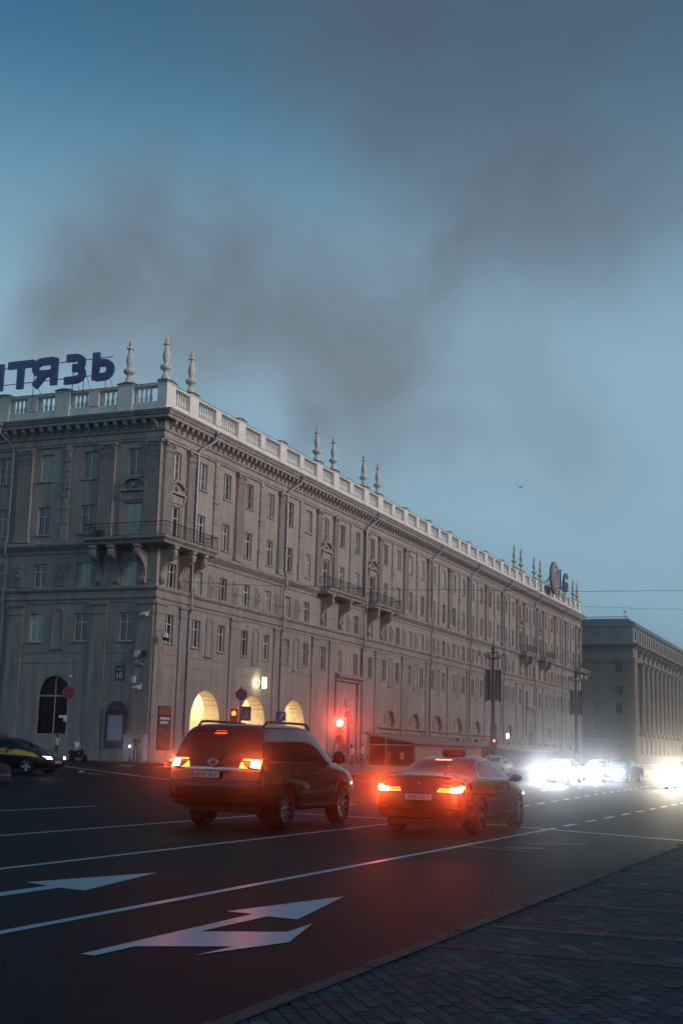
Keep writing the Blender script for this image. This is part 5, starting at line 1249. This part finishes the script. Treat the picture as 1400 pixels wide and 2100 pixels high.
SEDST = [
 [(.72,.15,.30),(.85,.02,.37),(.885,-.03,.60),(.865,.02,.88),(.80,.08,1.03),(.55,.13,1.075)],
 [(.78,.30,.25),(.905,.20,.33),(.935,.17,.60),(.92,.20,.92),(.86,.27,1.055),(.62,.30,1.10)],
 [(.80,.80,.23),(.925,.80,.28),(.94,.80,.60),(.935,.80,.95),(.88,.80,1.06),(.67,.74,1.125)],
 [(.80,1.35,.22),(.925,1.35,.26),(.938,1.35,.60),(.938,1.35,.95),(.885,1.35,1.055),(.63,1.45,1.39)],
 [(.80,2.0,.21),(.925,2.0,.25),(.936,2.0,.60),(.938,2.0,.945),(.885,2.0,1.04),(.645,2.0,1.485)],
 [(.80,2.7,.21),(.925,2.7,.25),(.936,2.7,.60),(.936,2.7,.935),(.88,2.7,1.025),(.64,2.62,1.475)],
 [(.80,3.3,.22),(.925,3.3,.26),(.935,3.3,.60),(.932,3.3,.925),(.87,3.3,1.00),(.63,3.08,1.37)],
 [(.80,3.8,.23),(.92,3.8,.28),(.93,3.8,.60),(.925,3.8,.90),(.85,3.8,.97),(.66,3.78,1.045)],
 [(.78,4.40,.24),(.90,4.42,.31),(.915,4.42,.58),(.90,4.40,.82),(.81,4.38,.90),(.55,4.36,.945)],
 [(.66,4.78,.28),(.79,4.86,.35),(.82,4.92,.54),(.79,4.87,.71),(.73,4.80,.79),(.5,4.74,.825)]]
SEDAX = ((1.04,.34),(4.02,.34))
def mirr(p): return [(-a, c) for a, c in p]
def spotlight(root, x, y, z, col, energy, size, direction, r_=.05):
    return glow(root, (x, y, z), col, energy, r_, size, direction)

def suv(loc, rz, label, pm=BLACKP):
    r_ = empty('off_roader', loc, rz); tag(r_, label, 'car'); r_.scale = (1.02,1.02,1.02); sh = Shell('suv', SUVST, SUVAX, .47, .86); sh.body(r_, pm)
    P = lambda n, p, f, m_, **k: sh.patch(n, p, f, m_, r_, **k)
    rw = [(-.76,1.27),(.76,1.27),(.745,1.40),(.68,1.745),(-.68,1.745),(-.745,1.40)]
    P('rear_window', rw, 'b', CGLASS)
    for f in 'rl':
        P('side_window', [(.42,1.27),(.62,1.72),(1.28,1.79),(1.28,1.25)], f, CGLASS); P('side_window', [(1.36,1.25),(1.36,1.79),(2.2,1.80),(2.24,1.24)], f, CGLASS)
        P('side_window', [(2.33,1.24),(2.30,1.80),(2.75,1.78),(3.02,1.70),(3.62,1.24)], f, CGLASS)
        P('window_trim', [(.4,1.235),(3.68,1.21),(3.68,1.235),(.4,1.262)], f, CHROME, off=.012)
        for y in (1.32,2.29,3.5):
            P('door_seam', [(y,.50),(y+.012,.50),(y+.012,1.22),(y,1.22)], f, PLASTIC, off=.003)
        P('side_moulding', [(1.78,.66),(3.5,.66),(3.5,.72),(1.78,.72)], f, CHROME, off=.014)
        for y in (1.42,2.42):
            P('door_handle', [(y,1.02),(y+.24,1.02),(y+.24,1.065),(y,1.065)], f, CHROME, off=.03)
        P('headlamp', [(4.55,.86),(4.83,.88),(4.83,1.0),(4.5,1.03)], f, LENSOFF, off=.006)
        for ax in SUVAX:
            n = 18; o_ = [(ax[0]+.56*math.cos(a), ax[1]+.54*math.sin(a)) for a in [math.pi*(-.02+1.04*k/n) for k in range(n+1)]]; i_ = [(ax[0]+.475*math.cos(a), ax[1]+.475*math.sin(a)) for a in [math.pi*(-.02+1.04*k/n) for k in range(n+1)]]
            P('wheel_arch', o_+i_[::-1], f, pm, off=.03, step=.5)
    P('windscreen', [(-.66,1.32),(.66,1.32),(.6,1.74),(-.6,1.74)], 'f', CGLASS)
    P('grille', [(-.5,.78),(.5,.78),(.55,1.02),(-.55,1.02)], 'f', CHROME)
    P('bumper_step', [(-.93,.86),(.93,.86),(.93,.905),(-.93,.905)], 'b', PLASTIC, off=.035)
    P('chrome_strip', [(-.60,1.095),(.60,1.095),(.60,1.135),(-.60,1.135)], 'b', CHROME, off=.022)
    P('bumper_lip', [(-.9,.50),(.9,.50),(.9,.53),(-.9,.53)], 'b', CHROME, off=.012)
    for s_ in (-1,1):
        ff = (lambda p: p) if s_ > 0 else mirr
        tl_ = P('tail_lamp', ff([(.50,1.10),(.925,1.10),(.925,1.31),(.56,1.31)]), 'b', REFL, off=.016)
        for nm, pl, m_ in (('brake_cell', [(.745,1.15),(.90,1.13),(.90,1.20),(.88,1.285),(.745,1.285)], TAILHOT), ('brake_edge', [(.905,1.115),(.93,1.115),(.93,1.30),(.905,1.30)], TAILW), ('tail_cell', [(.52,1.125),(.70,1.125),(.62,1.17),(.585,1.225),(.545,1.235)], TAILW), ('tail_bar', [(.56,1.27),(.73,1.27),(.73,1.295),(.57,1.295)], TAILW)):
            q = sh.patch(nm, ff(pl), 'b', m_, r_, off=.022); q.parent = tl_
        spotlight(r_, s_*.82, -.12, 1.21, (1,.10,.015), SUVTAIL, 56, (.42,-1,.33), .05)
        P('fog_reflector', ff([(.62,.60),(.86,.60),(.86,.64),(.62,.64)]), 'b', REFL, off=.012)
        for f in 'rl'[:1] if s_ > 0 else 'l': P('tail_lamp_side', [(.12,1.11),(.34,1.11),(.30,1.29),(.14,1.30)], f, REFL, off=.01)
    P('brake_bar', [(-.13,1.745),(.13,1.745),(.13,1.775),(-.13,1.775)], 'b', TAILR, off=.05); P('brake_bar', [(-.11,1.80),(.11,1.80),(.11,1.812),(-.11,1.812)], 'b', TAILR, off=.05)
    b = MB(); b.prism([(.36,1.795),(.66,1.87),(.72,1.905),(.44,1.865),(.30,1.825),(.29,1.80)], 'x', -.66, .66); b.build('roof_spoiler', pm, r_, bevel=.01)
    char_plate(r_, (-.10,1.0), .52, .12, -.085, R(-4), '8187 IА-7')
    b = MB(); b.lathe([(.115,0),(.115,-.012),(.10,-.018)], (0,0,0), 20, 'y'); e = b.build('emblem', CHROME, r_, loc=(0,-.03,1.22)); e.scale = (1,1,.7)
    b = MB(); b.lathe([(.05,-.018),(.05,-.024)], (0,0,0), 14, 'y'); b.build('emblem_ring', PLASTIC, e)
    b = MB(); b.box(-.28,.28,-.075,-.03,1.065,1.09); b.build('plate_lamp_bar', CHROME, r_)
    b = MB(); b.tube([(.1,.0,1.28),(.22,.12,1.40),(.26,.2,1.52)], .012, 5); b.build('rear_wiper', PLASTIC, r_)
    for s_ in (-1,1):
        b = MB(); b.tube([(s_*.69,.62,1.90),(s_*.70,.75,1.985),(s_*.70,1.0,2.0),(s_*.70,2.4,2.0),(s_*.69,2.62,1.985),(s_*.68,2.75,1.90)], .026, 6); b.build('roof_rail', PLASTIC, r_)
        b = MB(); b.box(s_*.93-.13,s_*.93+.13,1.75,3.55,.40,.455); b.build('side_step', PLASTIC, r_, bevel=.015)
        b = MB(); b.box(s_*1.065-.004,s_*1.065+.004,1.8,3.5,.44,.458); b.build('step_trim', CHROME, r_)
        b = MB(); b.lathe([(.02,-.11),(.10,-.10),(.13,-.05),(.13,.05),(.09,.12),(.02,.14)], (s_*1.12,3.42,1.36), 10, 'y'); b.tube([(s_*.95,3.42,1.25),(s_*1.08,3.42,1.32)], .035, 6); b.build('mirror', pm, r_, smooth=True)
        b = MB(); b.lathe([(.11,-.105),(.11,-.115)], (s_*1.12,3.42,1.36), 12, 'y'); b.build('mirror_glass', CGLASS, r_)
    b = MB(); b.box(-.8,.8,.4,4.5,.32,.44); b.box(-.5,.5,1.1,1.3,.26,.36); b.tube([(.45,.15,.40),(.45,.6,.40)], .04, 8); b.build('underbody', PLASTIC, r_)
    put_wheels(r_, SUVAX, .395, .27, .83, 10, ALLOY, 'suv'); return r_

def sedan(name, loc, rz, label, pm, taxi=False, tails=False, heads=0, headcol=(.92,.96,1), headm=None, tailon=False, rimm=ALLOY, plate=None, cat='car', group=None, scale=1.0, headpow=1.0):
    r_ = empty(name, loc, rz); tag(r_, label, cat, group); r_.scale = (scale,scale,scale)
    sh = Shell('sedan', SEDST, SEDAX, .385, .80); sh.body(r_, pm)
    P = lambda n, p, f, m_, **k: sh.patch(n, p, f, m_, r_, **k)
    P('rear_window', [(-.57,1.145),(.57,1.145),(.49,1.385),(-.49,1.385)], 'b', CGLASS)
    P('windscreen', [(-.60,1.08),(.60,1.08),(.51,1.385),(-.51,1.385)], 'f', CGLASS)
    for f in 'rl':
        P('side_window', [(1.12,1.10),(1.46,1.29),(1.75,1.375),(2.26,1.405),(2.29,1.065)], f, CGLASS)
        P('side_window', [(2.37,1.063),(2.34,1.405),(2.66,1.395),(2.95,1.325),(3.46,1.045)], f, CGLASS)
        P('window_trim', [(1.04,1.085),(1.42,1.30),(1.74,1.395),(2.3,1.425),(2.66,1.415),(2.66,1.403),(2.3,1.413),(1.75,1.383),(1.44,1.29),(1.10,1.085)], f, CHROME, off=.009)
        P('window_trim', [(1.05,1.070),(3.5,1.025),(3.5,1.04),(1.05,1.085)], f, CHROME, off=.009)
        for y in (1.55,2.33,3.42): P('door_seam', [(y,.36),(y+.012,.36),(y+.012,1.02),(y,1.02)], f, PLASTIC, off=.003)
        for y in (1.68,2.50): P('door_handle', [(y,.865),(y+.2,.87),(y+.2,.90),(y,.895)], f, pm, off=.03)
        if taxi:
            P('yellow_band', [(.42,.80),(1.2,.785),(3.3,.77),(4.45,.70),(4.60,.73),(4.3,.86),(3.6,.985),(2.4,1.015),(1.05,1.045),(.55,1.02),(.35,.93)], f, YEL, off=.007)
            for y in (2.02,3.02):
                n = 14; P('round_emblem', [(y+.085*math.cos(2*math.pi*k/n), .90+.085*math.sin(2*math.pi*k/n)) for k in range(n)], f, PLASTIC, off=.012)
                P('emblem_dot', [(y+.025*math.cos(2*math.pi*k/8), .90+.025*math.sin(2*math.pi*k/8)) for k in range(8)], f, WHITEL, off=.016)
            if f == 'r':
                me = fit(text_mesh('такси', 'lettering', .2, .001, mat('band_lettering', (.09,.05,.02), .5)), .62, .12); o = inst('lettering', me, r_, (.947,2.22,.845)); o.rotation_euler = (0,0,math.pi/2)
        n = 16
        P('side_skirt', [(1.5,.27),(3.55,.27),(3.55,.30),(1.5,.30)], f, PLASTIC, off=.012)
    P('bumper_grille', [(-.5,.34),(.5,.34),(.55,.46),(-.55,.46)], 'f', PLASTIC); P('grille', [(-.34,.58),(.34,.58),(.36,.72),(-.36,.72)], 'f', PLASTIC); P('bumper_diffuser', [(-.62,.33),(.62,.33),(.66,.44),(-.66,.44)], 'b', PLASTIC)
    P('trunk_seam', [(-.62,.72),(.62,.72),(.62,.73),(-.62,.73)], 'b', PLASTIC, off=.003)
    for s_ in (-1,1):
        ff = (lambda p: p) if s_ > 0 else mirr
        tl_ = P('tail_lamp', ff([(.36,.795),(.60,.79),(.86,.80),(.88,.93),(.60,.92),(.36,.88)]), 'b', REFL, off=.01)
        if tailon:
            for nm, pl, m_ in (('tail_bar', [(.37,.805),(.60,.80),(.60,.827),(.36,.832)], TAILW), ('tail_bar', [(.39,.85),(.60,.845),(.60,.868),(.39,.87)], TAILW), ('brake_cell', [(.615,.80),(.82,.805),(.845,.84),(.85,.905),(.79,.915),(.765,.885),(.615,.88)], TAILHOT), ('tail_edge', [(.855,.86),(.88,.87),(.885,.925),(.80,.93),(.80,.918),(.855,.91)], TAILW)):
                q = sh.patch(nm, ff(pl), 'b', m_, r_, off=.016); q.parent = tl_
            spotlight(r_, s_*.74, -.12, .85, (1,.085,.012), TAXITAIL, 56, (.30,-1,.33), .05)
        P('tail_lamp_side', [(.10,.82),(.30,.83),(.24,.93),(.10,.92)], 'r' if s_ > 0 else 'l', REFL, off=.008)
        P('bumper_reflector', ff([(.62,.50),(.84,.50),(.84,.53),(.62,.53)]), 'b', REFL, off=.008)
        hl = P('headlamp', ff([(.40,.61),(.74,.63),(.80,.72),(.46,.70)]), 'f', LENSOFF, off=.008)
        if heads:
            q = sh.patch('headlamp_beam', ff([(.44,.625),(.70,.64),(.72,.685),(.47,.68)]), 'f', headm or HEAD, r_, off=.016); q.parent = hl
            q = sh.patch('daylight_strip', ff([(.46,.70),(.78,.715),(.80,.735),(.47,.72)]), 'f', DRL, r_, off=.016); q.parent = hl
            spotlight(r_, s_*.60, 5.06, .66, headcol, heads, HEADCONE, (0,1,-.03), .06)
        b = MB(); b.lathe([(.02,-.10),(.085,-.09),(.105,-.03),(.10,.04),(.06,.11),(.02,.13)], (0,0,0), 10, 'y'); mo_ = b.build('mirror', PLASTIC, r_, smooth=True, loc=(s_*1.03,3.28,1.06)); mo_.scale = (1.2,1,.8)
        b = MB(); b.tube([(s_*.86,3.30,1.0),(s_*1.0,3.28,1.03)], .025, 5); b.build('mirror_arm', PLASTIC, r_)
    if tailon: P('brake_bar', [(-.17,1.392),(.17,1.392),(.17,1.412),(-.17,1.412)], 'b', mat('brake_bar_bright', (1,.5,.3), .3, emit=(1,.42,.2), estr=2.4), off=.012)
    b = MB(); b.lathe([(.042,0),(.042,-.01),(.035,-.014)], (0,0,0), 14, 'y'); b.build('emblem', CHROME, r_, loc=(0,-.012,.955))
    b = MB(); b.prism([(1.55,1.46),(1.75,1.475),(1.58,1.53)], 'x', -.02, .02); b.build('antenna_fin', pm, r_)
    if taxi:
        b = MB(); b.prism([(-.24,1.50),(.24,1.50),(.215,1.62),(-.215,1.62)], 'y', 2.1, 2.27); b.box(-.20,.20,2.12,2.25,1.475,1.499); b.build('roof_sign', mat('roof_sign_orange', (.26,.05,.02), .45), r_, bevel=.012)
    if plate: char_plate(r_, (.0,.70), .52, .112, -.055, R(-6), plate)
    char_plate(r_, (.0,.50), .52, .112, 4.985, 0, '1428 АВ-7' if not plate else plate, 1)
    b = MB(); b.box(-.75,.75,.4,4.5,.16,.3); b.build('underbody', PLASTIC, r_)
    put_wheels(r_, SEDAX, .34, .24, .80, 5, rimm, 'sed'+rimm.name); return r_
suv((-11.72,21.8,0), R(.5), 'black off-roader braking at the stop line, seen from behind')
sedan('taxi', (-8.17,23.45,0), R(.4), 'dark taxi with yellow side band and glowing red brake lamps, nearest the kerb', paint('taxi_dark_paint', (.010,.009,.010)), taxi=True, tailon=True, plate='8784 ТС-7')
sedan('taxi', (-36.85,45.4,H(-35)), R(-88), 'dark taxi with yellow band driving in from the picture edge by the end facade', paint('taxi_black_paint', (.007,.008,.010)), taxi=True, heads=6)
sedan('parked_car', (-25.9,92.5,H(-26)), R(184), 'white car half hidden behind the taxi in front of the pale pavilion', paint('white_car_paint', (.62,.62,.60), .35, .8), heads=0)
G = 'cars coming up the avenue with dazzling headlights'
sedan('oncoming_car', (-18.15,80.9,0), R(180), 'silver oncoming car in the leftmost of the dazzling headlight glares', paint('silver_paint', (.35,.36,.38), .3, 1, .5), heads=HEADP, group=G)
sedan('oncoming_car', (-18.6,94.5,0), R(180), 'dark grey oncoming car just behind the silver one, lamps between two glares', paint('grey_paint', (.06,.06,.065)), heads=HEADP*.6, group=G)
sedan('oncoming_car', (-15.95,89.6,0), R(176), 'blue oncoming car beside the silver one with bluish headlamps', paint('blue_paint', (.03,.07,.20)), heads=HEADP*.8, headcol=(.78,.88,1), group=G)
sedan('oncoming_car', (-10.0,75.2,0), R(180), 'oncoming car with warm dazzling headlamps cut by the right picture edge', paint('dark_paint', (.02,.02,.022)), heads=HEADP*.6, headcol=(1,.88,.68), headm=HEADW, group=G)
sedan('oncoming_car', (-17.2,150,0), R(180), 'distant car with tiny headlamps between the blue car and the warm glare', paint('far_paint', (.04,.04,.045)), heads=HEADP*.03, group=G)
sedan('oncoming_car', (-20.6,172,0), R(180), 'farthest small pair of headlamps down the avenue', paint('far_paint2', (.05,.05,.055)), heads=HEADP*.03, group=G)
# ------------------------------------------------------------------ people on the far pavement
SKIN = mat('skin', (.40,.24,.18), .6)
def person(label, loc, rz, shirt, trousers, hair, pose='stand', h=1.72, long_hair=False, group=None):
    P = {'pelvis': (0,0,.95,.135), 'spine': (0,0,1.14,.12), 'chest': (0,.01,1.33,.14), 'neck': (0,.0,1.47,.052), 'jaw': (0,.03,1.55,.068), 'skull': (0,.01,1.64,.088), 'crown': (0,.0,1.70,.05), 'nose': (0,.125,1.585,.012), 'ear_l': (-.092,.01,1.59,.014), 'ear_r': (.092,.01,1.59,.014)}
    E_ = [('pelvis','spine'),('spine','chest'),('chest','neck'),('neck','jaw'),('jaw','skull'),('skull','crown'),('jaw','nose'),('skull','ear_l'),('skull','ear_r')]
    arms = {'stand': ((.20,-.02,1.14),(.22,.07,.90)), 'talk': ((.22,.02,1.14),(.12,.26,1.14)), 'hold': ((.24,.08,1.15),(.20,.34,1.10)), 'sit': ((.22,.1,1.12),(.12,.32,1.02)), 'walk': ((.21,-.10,1.15),(.22,.02,.92))}[pose]
    legs = {'stand': ((.10,.02,.50),(.105,-.03,.085)), 'walk': ((.10,.14,.52),(.10,.02,.10)), 'sit': ((.13,.42,.92),(.13,.40,.50))}.get(pose, ((.10,.02,.50),(.105,-.03,.085)))
    for s_, n in ((-1,'l'),(1,'r')):
        k = -1 if (pose == 'walk' and s_ < 0) else 1
        (ex,ey,ez),(wx,wy,wz) = arms; (kx,ky,kz),(ax,ay,az) = legs
        P['sh_'+n] = (s_*.165,0,1.405,.062); P['el_'+n] = (s_*ex,ey*k,ez,.043); P['wr_'+n] = (s_*wx,wy*k if pose == 'walk' else wy,wz,.028)
        d = (Vector(P['wr_'+n][:3])-Vector(P['el_'+n][:3])).normalized(); pl = Vector(P['wr_'+n][:3])+d*.07; P['pa_'+n] = (*pl,.032)
        E_ += [('chest','sh_'+n),('sh_'+n,'el_'+n),('el_'+n,'wr_'+n),('wr_'+n,'pa_'+n)]
        side = Vector((0,1,0)) if abs(d.y) < .7 else Vector((1,0,0))
        for i, (o_, ln) in enumerate(((-.03,.075),(-.01,.085),(.01,.08),(.03,.065))):
            q = pl+side*o_+d*ln; P[f'f{i}_'+n] = (*q,.009); E_.append(('pa_'+n, f'f{i}_'+n))
        q = Vector(P['wr_'+n][:3])+d*.04+side*.06-Vector((s_*.03,0,0)); P['th_'+n] = (*q,.010); E_.append(('pa_'+n,'th_'+n))
        P['hip_'+n] = (s_*.09,.0,.91,.085); P['kn_'+n] = (s_*kx,ky*k,kz,.056); P['an_'+n] = (s_*ax,(ay if pose != 'walk' else (-.05 if k > 0 else -.42)),az if k > 0 else az+.14,.040); a_ = P['an_'+n]; P['to_'+n] = (a_[0],a_[1]+.16,a_[2]-.05,.034)
        E_ += [('pelvis','hip_'+n),('hip_'+n,'kn_'+n),('kn_'+n,'an_'+n),('an_'+n,'to_'+n)]
    names = list(P); me = bpy.data.meshes.new('person'); me.from_pydata([P[k][:3] for k in names], [(names.index(a), names.index(b)) for a, b in E_], [])
    ob = bpy.data.objects.new('person_skeleton', me); link(ob); ob.modifiers.new('skin', 'SKIN'); sv = me.skin_vertices[0].data
    for i, k in enumerate(names): sv[i].radius = (P[k][3], P[k][3]*(.78 if k in ('chest','spine','pelvis') else 1)); sv[i].use_root = (k == 'pelvis')
    su = ob.modifiers.new('sub', 'SUBSURF'); su.levels = 2; su.render_levels = 2
    bm_ = evaluated(ob); bpy.data.objects.remove(ob); bpy.data.meshes.remove(me)
    ms = [SKIN, shirt, trousers, mat('dark_shoes', (.03,.028,.026), .6), hair]
    bm_.materials.clear()
    for m_ in ms: bm_.materials.append(m_)
    for f in bm_.polygons:
        f.use_smooth = True; x, y, z = f.center; ax = abs(x); mi = 0
        if z < 1.44 and z > 1.14 and ax < .26: mi = 1
        elif z > .88 and ax < .15 and z < 1.2 and y < .16: mi = 1
        if pose == 'sit':
            if z < .985 and ax < .24 and (y > .16 or z < .9): mi = 2
            if z < .55: mi = 3
        else:
            if z < .93 and ax < .19: mi = 2
            if z < .11: mi = 3
        if z > 1.5 and ((z > 1.655) or (y < -.01 and z > 1.53)): mi = 4
        f.material_index = mi
    root = inst('person', bm_, None, (loc[0],loc[1],loc[2]-(.0 if pose != 'sit' else .45)), rz); tag(root, label, 'person', group); k = h/1.72; root.scale = (k,k,k)
    if long_hair:
        b = MB(); b.lathe([(.02,1.72),(.075,1.70),(.105,1.64),(.11,1.55),(.10,1.42),(.07,1.33),(.02,1.31)], (0,-.035,0), 10); b.build('hair', hair, root, smooth=True)
    return root
C = lambda n, c: mat('cloth_'+n, c, .85, var=.08, vscale=12)
DKH = mat('dark_hair', (.018,.013,.011), .6); AUB = mat('auburn_hair', (.16,.06,.035), .6)
z36 = H(-36)+.13
person('person in white top and dark trousers talking beside the portal', (-36.2,88.7,z36), R(-70), C('white',(.75,.73,.71)), C('black',(.02,.02,.022)), DKH, 'talk', 1.66, True)
person('person in white T-shirt and beige trousers standing near the traffic light', (-35.8,89.8,z36), R(120), C('white_tee',(.8,.78,.76)), C('beige',(.30,.22,.16)), DKH, 'talk', 1.8)
person('person with auburn hair and pale top walking behind the taxi at the picture edge', (-48.9,69.6,H(-48)+.13), R(80), C('cream',(.44,.38,.35)), C('navy',(.03,.035,.05)), AUB, 'walk', 1.7, True)
sc_x, sc_y = -43.0, 69.4
person('person in dark jacket standing with a kick scooter by the white cabinet', (sc_x,sc_y+.25,H(sc_x)+.13), R(200), C('charcoal',(.03,.03,.034)), C('grey',(.07,.07,.075)), DKH, 'hold', 1.74)
ks_ = empty('kick_scooter', (sc_x-.1,sc_y-.15,H(sc_x)+.13), R(200)); tag(ks_, 'kick scooter with a small white headlamp and orange deck', 'scooter')
ORG = mat('orange_deck', (.36,.12,.04), .5)
b = MB(); b.box(-.08,.08,-.35,.35,.12,.16); b.build('deck', ORG, ks_, bevel=.01)
b = MB(); b.tube([(0,.36,.14),(0,.42,.5),(0,.44,1.08)], .022, 6); b.build('stem', IRON, ks_)
b = MB(); b.tube([(-.24,.44,1.08),(.24,.44,1.08)], .016, 6); b.build('handlebar', IRON, ks_)
b = MB(); b.lathe([(.065,0),(.065,.04),(.02,.06)], (0,.46,.95), 12, 'y'); b.build('headlamp', mat('scooter_lamp', (1,1,1), .3, emit=(.95,.98,.9), estr=14), ks_)
b = MB(); b.lathe([(.02,0),(.03,.02)], (0,.46,.72), 8, 'y'); b.build('blue_marker', mat('blue_led', (.05,.1,.8), .3, emit=(.1,.15,.8), estr=1.2), ks_)
for y in (-.42,.42):
    b = MB(); b.lathe([(.06,-.025),(.10,-.02),(.11,0),(.10,.02),(.06,.025)], (0,y,.11), 14, 'x'); b.build('wheel', RUBBER, ks_)
glow(ks_, (0,.62,.95), (.95,.98,.9), 20, .04, 70, (0,1,0))
# moped and rider
mp_ = empty('moped', (-46.1,68.0,H(-46)+.02), R(-100)); tag(mp_, 'dark moped with rider beside the pavement of the end facade', 'moped')
b = MB(); b.prism([(-.55,.42),(-.3,.32),(.15,.30),(.3,.42),(.42,.85),(.36,.9),(.22,.5),(-.1,.45),(-.2,.62),(-.72,.66),(-.75,.55)], 'x', -.14, .14); b.build('fairing', BLACKP, mp_, bevel=.03)
b = MB(); b.box(-.13,.13,-.7,-.05,.66,.76); b.build('seat', PLASTIC, mp_, bevel=.03)
b = MB(); b.tube([(-.32,.30,1.02),(0,.38,.98),(.32,.30,1.02)], .018, 6); b.tube([(0,.38,.98),(0,.5,.3)], .03, 6); b.build('handlebar', IRON, mp_)
b = MB(); b.lathe([(.07,0),(.08,.05),(.03,.08)], (0,.42,.86), 12, 'y'); b.build('headlamp', LENSOFF, mp_)
for y in (-.55,.52):
    b = MB(); b.lathe([(.14,-.05),(.22,-.05),(.25,0),(.22,.05),(.14,.05)], (0,y,.25), 18, 'x'); b.build('wheel', RUBBER, mp_)
person('rider in white shirt sitting on the dark moped', (-46.1,67.75,H(-46)+.27), R(-100), C('white_shirt',(.52,.51,.50)), C('dark_denim',(.03,.035,.045)), DKH, 'sit', 1.7)
# guests on the open terrace
for x, y, a, lab, cl in ((-37.7,103.6,-20,'guest in white shirt seated in the open end of the pale pavilion','terrace_white'),(-39.4,104.9,40,'guest seated deeper inside the pale pavilion terrace','terrace_grey')):
    zt = H(-38)+.23; person(lab, (x,y,zt), R(a), C(cl,(.75,.73,.7) if 'white' in cl else (.2,.2,.21)), C('dusk',(.04,.04,.05)), DKH, 'sit', 1.72)
    st = empty('stool', (x,y,zt), R(a)); tag(st, 'dark stool under the '+('white-shirted' if 'white' in cl else 'deeper')+' terrace guest', 'stool'); b = MB(); b.lathe([(.17,.36),(.18,.38),(.17,.40)], (0,-.02,0), 14); b.build('seat', DPAN, st)
    for i in range(4):
        a2 = R(45+90*i); b = MB(); b.tube([(.12*math.cos(a2),-.02+.12*math.sin(a2),.37),(.17*math.cos(a2),-.02+.17*math.sin(a2),0)], .014, 5); b.build('leg', IRON, st)
# ------------------------------------------------------------------ smoky air over the street
hz = MB(); hz.box(-1300,1300,-1300,1300,-1.2,34.5)
hm = bpy.data.materials.new('smoky_air'); hm.use_nodes = True; t = hm.node_tree; t.nodes.clear()
vo = N(t, 'ShaderNodeVolumePrincipled'); vo.inputs['Color'].default_value = (.82,.85,.9,1); vo.inputs['Density'].default_value = .0017; vo.inputs['Anisotropy'].default_value = .98
mo_ = N(t, 'ShaderNodeOutputMaterial'); t.links.new(vo.outputs[0], mo_.inputs['Volume'])
o = hz.build('haze', hm); stuff(o)
